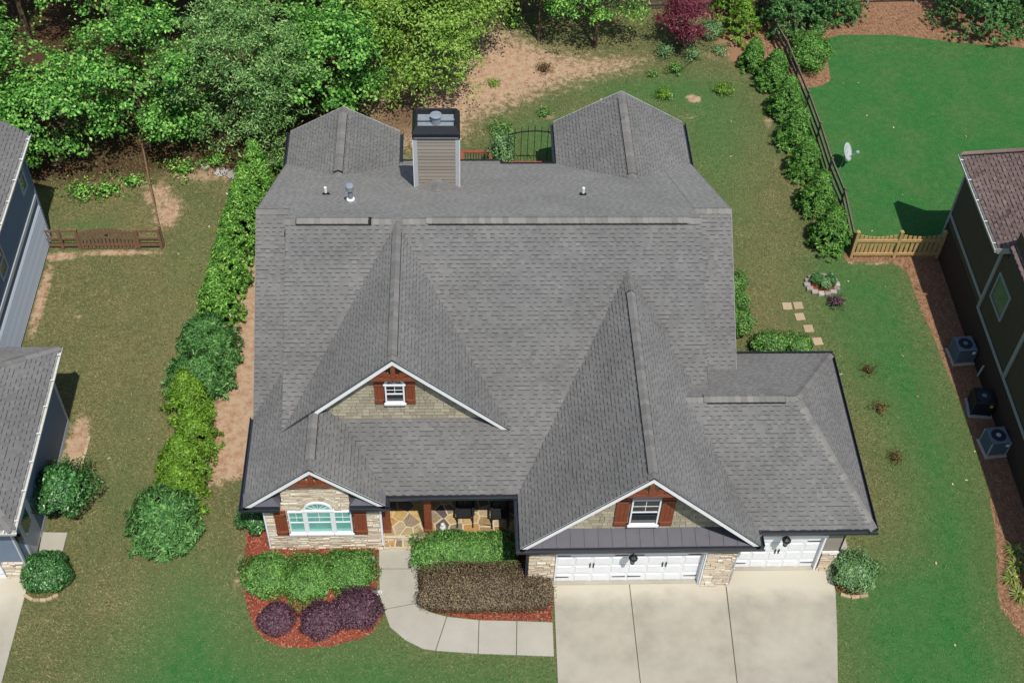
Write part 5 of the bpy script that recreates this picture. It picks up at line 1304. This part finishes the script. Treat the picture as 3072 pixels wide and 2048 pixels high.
# small plants of the back yard
BK = 'small young plants in the back yard'
for x, y, r_, h, lf, n_, lab in ((6.9,29.1,.42,.8,'pale',700,'rose bush in front of the crimson maple'),(8.3,28.9,.42,.7,'pale',700,'grey green bush right of the rose bush'),(7.35,27.9,.36,.55,'azalea',700,'small round green bush in the middle of the back lawn'),
        (9.45,26.35,.42,.45,'gold',700,'yellow green tuft nearest the leyland row'),(6.6,26.0,.36,.45,'gold',600,'yellow green tuft above the right rear gable'),(1.0,27.95,.36,.5,'dry',420,'brown twiggy plant on the bare dirt'),(-1.45,26.9,.3,.3,'lime',320,'small yellow plant on the bare dirt'),
        (9.7,29.5,.5,.4,'pale',500,'low grey plant left of the straw bed'),(-.4,31.6,.5,.6,'azalea',800,'low round bush at the foot of the back fence'),(.85,24.6,.26,.4,'azalea',350,'tiny green plant behind the iron trellis'),(-1.2,23.4,.6,.5,'azalea',900,'green weeds between chimney and trellis'),(-6.6,22.6,.9,.9,'dry',900,'reddish brown brush behind the left rear gable'),(6.2,27.6,.25,.25,'azalea',260,'tiny sprig left of the small round bush')):
    shrub('young_plant', lab, (x,y), r_, r_, h, lf, n_, .1, .04, 2.0, BK, 'plant', amp=.3, depth=.8)
SP = 'sparse brown plants on the right side lawn'
for x, y, lab in ((12.8,9.1,'sparse brown plant on the side lawn, farthest from the driveway'),(12.85,7.25,'sparse brown plant on the side lawn, middle of three'),(12.9,4.95,'sparse brown plant on the side lawn, nearest the driveway')):
    shrub('sparse_plant', lab, (x,y), .3, .28, .35, 'dry', 260, .1, .03, 2.0, SP, 'plant', amp=.3, depth=.9)
shrub('sparse_plant', 'dark purple plant below the round stone planter', (12.2,12.7), .34, .3, .4, 'purple', 420, .1, .04, 2.0, None, 'plant', amp=.3, depth=.8)
# arching strap leaves
def lily(c, label, k=70, L=.5, leaf='lily', seed=1):
    g = np.random.default_rng(seed); t = thing('daylily', (c[0],c[1],0), label, 'plant', 'daylilies in the pine straw')
    Vs, Qs = [], []
    for i in range(k):
        a = g.uniform(0, 2*math.pi); l = L*g.uniform(.6,1.1); el = g.uniform(.5,1.25); d = np.array([math.cos(a),math.sin(a)]); s_ = np.array([-d[1],d[0],0])*.014
        p0 = np.array([c[0],c[1],.02])+np.append(d*.04,0); p1 = p0+np.append(d*math.cos(el),math.sin(el))*l*.55; p2 = p1+np.append(d,-.25)*l*.45
        n0 = len(Vs); Vs += [p0-s_, p0+s_, p1+s_*1.2, p1-s_*1.2, p2+s_*.2, p2-s_*.2]; Qs += [[n0,n0+1,n0+2,n0+3],[n0+3,n0+2,n0+4,n0+5]]
    np_obj('blades', np.array(Vs), np.array(Qs), LEAF[leaf], t)
    fl = obj('flower', MB().lathe([(.0,0),(.05,.04),(.02,.06)], (c[0]+.06,c[1]-.05,.34), 6), M['yellow'], t)
    return t
for i, (x, y, lab) in enumerate(((16.25,.9,'daylily clump farthest from the camera at the right edge'),(16.1,.35,'second daylily clump at the right edge'),(15.8,-.2,'third daylily clump at the right edge'),(15.85,-.85,'daylily clump nearest the camera at the right edge'))):
    lily((x,y), lab, seed=400+i)
# round planter with stones
pl = thing('stone_planter', (11.85,13.75,0), 'round planter ringed with pale stones on the side lawn', 'planter')
for i in range(14):
    a = 2*math.pi*i/14; x, y = 11.85+.62*math.cos(a), 13.75+.52*math.sin(a)
    mb = MB(); w = .13; mb.hexa([(x+dx*w+rnd.uniform(-.02,.02), y+dy*w*.8+rnd.uniform(-.02,.02), z) for z in (0,.13) for dx, dy in ((-1,-1),(1,-1),(1,1),(-1,1))])
    obj('edging_stone', mb, M['rock'], pl, bevel=.02)
obj('soil', MB().lathe([(.58,.0),(.55,.07),(0,.08)], (11.85,13.75,0), 18), M['mulch'], pl)
for x, y, lf, lab in ((11.62,13.85,'dark','blue green mound on the left of the stone planter'),(12.12,13.75,'glossy','leafy green mound on the right of the stone planter'),(11.9,13.6,'pale','small pale tuft at the front of the stone planter')):
    shrub('planter_plant', lab, (x,y), .27, .27, .5, lf, 900, .08, .03, 2.0, 'plants of the stone planter', 'plant', z0=.06)

# ------------------------------------------------------------------ smaller things
PV = 'square stepping stones on the side lawn'
for x, y, a, lab in ((10.2,12.6,.0,'square paver at the left of the top pair'),(10.66,12.63,.05,'square paver at the right of the top pair'),(10.62,12.02,.1,'square paver just below the top pair'),(10.86,11.38,.06,'square paver second from the garage roof'),(11.1,10.7,.1,'square paver nearest the garage roof')):
    o = obj('paver', MB().box(-.19,.19,-.19,.19,.0,.035), M['paver'], None, bevel=.008); o.location = (x,y,.004); o.rotation_euler = (0,0,a); tag(o, lab, 'paver', PV)
# edging blocks round the planting corners
def edging(name, pts, label):
    t = thing(name, (pts[0][0],pts[0][1],0), label, 'edging')
    for p, q in zip(pts[:-1], pts[1:]):
        n_ = max(1, round(math.dist(p,q)/.26))
        for i in range(n_):
            a = Vector((*p,0)).lerp(Vector((*q,0)), i/n_); b = Vector((*p,0)).lerp(Vector((*q,0)), (i+.94)/n_)
            obj('edging_block', MB().beam(a+Z_*.04, b+Z_*.04, .11, .1), M['edging'], t, bevel=.01)
    return t
edging('edging_row', [(-17.72,-.25),(-17.4,-.45),(-16.95,-.45),(-16.6,-.25)], 'curved row of tan edging blocks before the clipped round bush')
edging('edging_row', [(-16.75,6.3),(-16.8,4.3)], 'straight tan edging board along the dirt strip of the blue house')
edging('edging_row', [(9.75,-.66),(10.1,-.78),(10.7,-.72)], 'short row of tan blocks under the bush at the garage corner')

lan = thing('lantern', (0,0,0), 'black coach lantern over the double garage door', 'lantern', 'coach lanterns above the garage doors')
obj('bracket', MB().beam((0,.0,.16),(0,-.26,.22),.035,.035).join(MB().box(-.05,.05,-.01,.0,.0,.24)), M['black'], lan)
obj('lamp_glass', MB().lathe([(.06,-.26),(.11,-.05),(.11,.02)], (0,-.26,0), 6), M['navy'], lan)
obj('lamp_roof', MB().lathe([(.16,.0),(.12,.07),(.04,.12),(.03,.18),(.0,.21)], (0,-.26,.02), 8), M['black'], lan)
cg = MB()
for i in range(6):
    a = 2*math.pi*i/6; cg.tube((.065*math.cos(a),-.26+.065*math.sin(a),-.27),(.115*math.cos(a),-.26+.115*math.sin(a),.03),.012,n=5)
cg.lathe([(.0,-.36),(.03,-.33),(.075,-.29),(.075,-.26),(.0,-.255)], (0,-.26,0), 8)
obj('lamp_cage', cg, M['black'], lan)
lan.location = (2.44,-.27,2.34)
copy_thing(lan, (7.55,.27,2.44), 0, 'black coach lantern over the single garage door')

chair = thing('rocking_chair', (0,0,0), 'black rocking chair on the porch, left of the pair', 'chair', 'black rocking chairs on the porch')
for sx in (-.27,.27):
    mb = MB()
    for i in range(8):
        t0, t1 = i/8*2-1, (i+1)/8*2-1
        mb.beam((sx,t0*.48,.03+.07*t0*t0),(sx,t1*.48,.03+.07*t1*t1),.04,.045)
    obj('rocker', mb, M['blackwood'], chair)
    obj('leg', MB().beam((sx,-.24,.05),(sx,-.27,.62),.045,.045,up=(0,1,0)), M['blackwood'], chair); obj('leg', MB().beam((sx,.24,.05),(sx,.22,.62),.045,.045,up=(0,1,0)), M['blackwood'], chair)
    obj('armrest', MB().beam((sx*1.04,-.34,.635),(sx*1.04,.27,.60),.09,.025), M['blackwood'], chair)
for i in range(5): obj('seat_slat', MB().beam((-.25,-.24+i*.105,.43-.012*i),(.25,-.24+i*.105,.43-.012*i),.085,.022), M['blackwood'], chair)
for i in range(6): obj('back_slat', MB().beam((-.2+i*.08,.24,.42),(-.2+i*.08,.46,1.08),.055,.018,up=(0,1,0)), M['blackwood'], chair)
obj('back_rail', MB().beam((-.27,.44,1.10),(.27,.44,1.10),.03,.11), M['blackwood'], chair)
chair.location = (-3.0,2.42,.35)
copy_thing(chair, (-1.8,2.36,.35), 0, 'black rocking chair on the porch, nearest the garage')

ac0 = thing('air_conditioner', (0,0,0), 'blue grey air conditioner farthest back along the brown house', 'air conditioner', 'air conditioners beside the brown house')
body = obj('casing', MB().box(-.36,.36,-.36,.36,.06,.80), M['acfin'], ac0, bevel=.04)
for x in (-.37,.35): 
    for y in (-.37,.35): obj('corner_post', MB().box(x-.01,x+.03,y-.01,y+.03,.06,.80), M['ac'], ac0)
for i in range(11): obj('louvre', MB().box(-.365,.365,-.372,-.362,.12+i*.06,.15+i*.06), M['ac'], ac0); 
for i in range(11): obj('louvre', MB().box(-.373,-.363,-.365,.365,.12+i*.06,.15+i*.06), M['ac'], ac0)
tp = MB().lathe([(.31,.80),(.31,.84),(.26,.84)], (0,0,0), 20)
obj('top_panel', MB().box(-.38,.38,-.38,.38,.801,.835), M['ac'], ac0, bevel=.03)
obj('fan_grille', MB().lathe([(.28,.836),(.26,.85),(.08,.852),(.0,.856)], (0,0,0), 20), M['acfin'], ac0)
obj('fan_hub', MB().lathe([(.1,.857),(.08,.88),(.0,.885)], (0,0,0), 10), M['ac'], ac0)
obj('pad', MB().box(-.45,.45,-.45,.45,0,.06), M['conc'], ac0)
obj('rating_label', MB().box(.2,.32,-.376,-.373,.58,.72), M['white'], ac0)
ACS = None
ac0.location = (16.62,9.85,0); ac0.rotation_euler = (0,0,.08)
ac1 = copy_thing(ac0, (16.66,7.25,0), -.12, 'black air conditioner on a pale slab, middle of the three')
ac2 = copy_thing(ac0, (16.68,5.4,0), .1, 'air conditioner with pale corners nearest the camera beside the brown house')
def repaint(t, names, mat):
    for c in t.children:
        if c.name.split('.')[0] in names: c.material_slots[0].link = 'OBJECT'; c.material_slots[0].material = mat
repaint(ac1, ('top_panel','louvre','corner_post'), M['black']); repaint(ac1, ('rating_label',), M['yellow']); repaint(ac1, ('pad',), M['acgrey'])
repaint(ac2, ('corner_post','fan_hub'), M['acgrey'])

dsh = thing('satellite_dish', (14.02,20.94,0), 'small grey satellite dish on a pole in the green lawn', 'satellite dish')
obj('mast', MB().tube((14.02,20.94,0),(14.12,20.98,.78),.03,n=8), M['galv'], dsh)
dv = MB(); N0 = Vector((.80,-.35,.48)).normalized(); t1 = N0.orthogonal().normalized(); t2 = N0.cross(t1); cD = Vector((14.2,20.98,.98))
rings, segs = 4, 20
for j in range(rings+1):
    rr = j/rings; 
    for i in range(segs):
        a = 2*math.pi*i/segs; p = cD+t1*(math.cos(a)*rr*.42)+t2*(math.sin(a)*rr*.50)+N0*(rr*rr*.07-.07); dv.v.append(tuple(p))
for j in range(rings):
    for i in range(segs):
        i2 = (i+1) % segs; dv.f.append((j*segs+i, j*segs+i2, (j+1)*segs+i2, (j+1)*segs+i)); dv.a.append(0)
d_o = obj('reflector', dv, M['dish'], dsh, smooth=True); sm = d_o.modifiers.new('solid','SOLIDIFY'); sm.thickness = .015
obj('feed_arm', MB().tube(cD-Z_*.36-N0*.02, cD+N0*.46-Z_*.12,.014,n=6), M['galv'], dsh)
obj('feed_horn', MB().beam(cD+N0*.52-Z_*.1, cD+N0*.42-Z_*.1,.09,.09), M['dish'], dsh)

pth = thing('path_light', (0,0,0), 'domed metal path light in the mulch left of the walkway', 'path light', 'path lights beside the walkway')
obj('stake', MB().tube((0,0,0),(0,0,.38),.015,n=6), M['black'], pth)
obj('dome', MB().lathe([(.14,.36),(.13,.40),(.08,.45),(.025,.475),(.02,.50),(.0,.51)], (0,0,0), 16), M['galv'], pth, smooth=False)
pth.location = (-6.22,.75,.05)
copy_thing(pth, (-4.5,.72,.05), 0, 'domed metal path light against the green hedge')

orn = thing('garden_ornament', (-6.02,-.35,0), 'small white ornament lying at the walkway edge', 'ornament')
mb = MB()
for i in range(7): mb.box(-6.16+i*.05,-6.125+i*.05,-.42,-.30,.05,.12+.02*(i % 2))
obj('body', mb, M['chip'], orn); obj('base', MB().box(-6.18,-5.82,-.44,-.28,.03,.049), M['chip'], orn)
fig = thing('porch_figurine', (-3.78,1.95,.35), 'small white figurine beside the right porch post', 'ornament')
obj('body', MB().lathe([(.10,0),(.13,.08),(.10,.2),(.05,.26)], (-3.78,1.95,.35), 12), M['chip'], fig, smooth=True)
obj('head', MB().lathe([(.03,.25),(.075,.31),(.07,.37),(.0,.41)], (-3.78,1.92,.35), 10), M['chip'], fig, smooth=True)
for i, (x, y, s_, lab) in enumerate(((-9.75,1.05,.3,'flat grey splash block at the left end of the bay'),)):
    t = obj('splash_block', MB().hexa([(x-.35,y-.12,.03),(x+.3,y-.16,.03),(x+.3,y+.16,.03),(x-.35,y+.14,.03),(x-.35,y-.1,.1),(x+.3,y-.12,.14),(x+.3,y+.12,.14),(x-.35,y+.12,.1)]), M['rock'], None, bevel=.02); tag(t, lab, 'splash block')
for i, (x, y, s_, lab) in enumerate(((-13.6,20.7,.3,'flat grey rock at the woods edge, left one'),(-13.05,20.55,.34,'flat grey rock at the woods edge, right one'),(-14.3,21.0,.22,'small grey rock at the woods edge'),(-4.95,28.2,.4,'pale rock under the yellow green tree'),(-8.6,27.0,.35,'grey stump rock beside the bright green tree'))):
    g = np.random.default_rng(600+i); mb = MB()
    prof = [(s_*.95,0),(s_,.08),(s_*.7,.15),(0,.17)]; mb.lathe(prof, (x,y,0), 9); mb.v = [(a+g.uniform(-.04,.04), b+g.uniform(-.04,.04), c) for a, b, c in mb.v]
    tag(obj('rock', mb, M['rock'], None), lab, 'rock', 'garden rocks')
t = obj('brick_piece', MB().box(10.42,10.62,6.2,6.5,.0,.08), M['paver'], None); tag(t, 'tan block lying by the garage eave on the right', 'block')
hz = thing('utility_box', (10.1,3.4,0), 'small white box at the foot of the garage side wall', 'utility box')
obj('casing', MB().box(10.36,10.50,2.95,3.12,0,.16), M['pvc'], hz, bevel=.01); obj('lid', MB().box(10.35,10.51,2.94,3.13,.161,.18), M['pvc'], hz)

# ------------------------------------------------------------------ turf blades
def turf(n, seed=5):
    g = np.random.default_rng(seed)
    x = g.uniform(-21, 27, n); y = g.uniform(-5.5, 32, n)
    cv = cover(x, y)
    keep = (cv[:,0] < .45+g.random(n)*.35) & (cv[:,2] < .4)
    for x0, x1, y0, y1 in ((-9.9,6.3,1.5,20.2),(-.95,9.6,-.2,7.2),(-30,-20.1,8,17),(-30,-17.6,.4,7),(16.8,30,-5,16),(-5.9,-.95,1.3,5)):
        keep &= ~((x > x0) & (x < x1) & (y > y0) & (y < y1))
    for poly in ([(-.03,.1),(9.6,.4),(9.6,-.6),(9.4,-1.9),(9.0,-4.0),(8.6,-8),(-.1,-8)], [(-6,1.4),(-5.9,-.5),(-5.75,-1),(-5.5,-1.6),(-5,-2.1),(-4.4,-2.45),(-2.6,-2.65),(-.05,-2.8),(-.05,-1.5),(-4.2,-1.0),(-4.57,1.4)], BEDL, [(-4.6,1.6),(-.1,1.6),(-.1,-1.5),(-4.6,-1.2)], [(-17.7,.7),(-17.7,-.1),(-17.75,-2.2),(-17.9,-8),(-24,-8),(-24,.7)]):
        keep &= poly_sd(x, y, poly) < .02
    x, y, cv = x[keep], y[keep], cv[keep]; k = len(x)
    a = g.uniform(0, 2*math.pi, k); el = g.uniform(.15, 1.1, k); lu = np.clip(cv[:,1], 0, 1); L = g.uniform(.05,.14,k)*(1-.45*lu); w = g.uniform(.006,.013,k)*(1-.35*lu)
    d = np.stack([np.cos(a)*np.cos(el), np.sin(a)*np.cos(el), np.sin(el)], 1); s_ = np.stack([-np.sin(a), np.cos(a), np.zeros(k)], 1)*w[:,None]
    P = np.stack([x, y, np.full(k,.004)], 1)
    V = np.stack([P-s_, P+s_, P+d*L[:,None]], 1).reshape(-1,3); Q = np.arange(k*3).reshape(-1,3)
    lush = np.clip(cv[:,1]+g.normal(size=k)*.25, 0, 1)[:,None]
    pick = g.random(k)[:,None]
    dryc = np.where(pick < .35, np.array(col(180,168,124,.66))[None], np.where(pick < .7, np.array(col(126,124,82,.64))[None], np.array(col(82,94,52,.62))[None]))
    grn = np.where(pick < .3, np.array(col(86,150,80,.64))[None], np.where(pick < .7, np.array(col(64,128,60,.64))[None], np.array(col(48,106,48,.64))[None]))
    c_ = dryc*(1-lush)+grn*lush; c_[:,3] = 1
    mt, nt, b = new_mat('grass_blade', .8, .15); at = node(nt, 'ShaderNodeAttribute', attribute_name='tint'); nt.links.new(at.outputs['Color'], b.inputs['Base Color'])
    o = np_obj('grass', V, Q, mt, tint=np.repeat(c_, 3, 0))
    tag(o, 'short mixed green and straw coloured lawn grass', 'grass', kind='stuff')
turf(400000)

# ------------------------------------------------------------------ loose litter
def scatter(name, label, cat, n, box, test, mats, L, W, seed, z=.01, lift=.25):
    g = np.random.default_rng(seed); x = g.uniform(box[0], box[1], n); y = g.uniform(box[2], box[3], n)
    k_ = test(x, y); x, y = x[k_], y[k_]; k = len(x); a = g.uniform(0, 2*math.pi, k); el = g.uniform(0, lift, k)
    d = np.stack([np.cos(a)*np.cos(el), np.sin(a)*np.cos(el), np.sin(el)], 1)*g.uniform(L[0], L[1], k)[:,None]*.5
    s_ = np.stack([-np.sin(a), np.cos(a), g.uniform(-.3,.3,k)], 1)*g.uniform(W[0], W[1], k)[:,None]*.5
    P = np.stack([x, y, np.full(k, z)+np.abs(d[:,2])+g.uniform(0,.012,k)], 1)
    V = np.stack([P-d-s_, P+d-s_, P+d+s_, P-d+s_], 1).reshape(-1,3)
    return tag(np_obj(name, V, np.arange(k*4).reshape(-1,4), mats), label, cat, kind='stuff')
needle = pieces_mat('pine_needle', [(0,col(112,74,52,.62)),(.4,col(164,118,88,.62)),(.75,col(196,152,116,.62)),(1,col(224,190,152,.62))], .9, 20, .1, 0)
def on_straw(x, y):
    cv = cover(x, y); return (cv[:,2] > .5) & ((x < 17.1) | (y > 20))
scatter('pine_straw', 'tan pine straw strewn over the mulched strips', 'pine straw', 110000, (11,26,-4,34), on_straw, needle, (.08,.2), (.008,.016), 71)
chipm = pieces_mat('bark_chip', [(0,col(92,46,36,.6)),(.4,col(150,80,62,.62)),(.75,col(182,108,84,.62)),(1,col(214,164,136,.62))], .9, 30, .12, 0)
BEDS = (BEDL, [(-4.55,.9),(-4.5,1.6),(-.95,1.6),(-.95,.0),(-.1,-.25),(-.13,-1.48),(-2.6,-1.38),(-3.6,-1.22),(-4.2,-1.02),(-4.5,-.7)], [(9.68,.2),(10.2,.55),(10.8,.4),(10.95,-.3),(10.4,-.7),(9.68,-.5)])
scatter('bark_chips', 'loose red bark chips over the front beds', 'bark mulch', 60000, (-11,11,-2.6,2.5), lambda x, y: np.maximum.reduce([poly_sd(x, y, b) for b in BEDS]) > -.03, chipm, (.03,.09), (.012,.03), 72, z=.066, lift=.5)
fall = pieces_mat('fallen_leaf', [(0,col(196,190,140,.7)),(.5,col(220,214,180,.7)),(1,col(150,120,80,.6))], .8, 20, .1, 0)
scatter('fallen_leaves', 'a few pale fallen leaves lying on the lawns', 'leaves', 150, (-16,22,-3,30), lambda x, y: (cover(x, y)[:,2] < .3) & ~((x > -11) & (x < 10.6) & (y > -3) & (y < 21)) & ~((x > 16.5) & (y < 16.5)), fall, (.06,.14), (.03,.06), 73, z=.03)
# rubbed pale scuffs on the drive
for x, y, r_, a0, a1 in ((1.95,-2.75,.32,.3,2.7),(1.9,-2.95,.34,3.4,5.9),(6.9,-1.55,.22,.2,1.6)):
    mb = MB(); N_ = 12
    for i in range(N_):
        t0, t1 = a0+(a1-a0)*i/N_, a0+(a1-a0)*(i+1)/N_
        mb.quad([(x+r_*math.cos(t0)*k, y+r_*.35*math.sin(t0)*k, .0585) for k in (1,.93)]+[(x+r_*math.cos(t1)*k, y+r_*.35*math.sin(t1)*k, .0585) for k in (.93,1)])
    obj('scuff_mark', mb, M['edging'], drive)
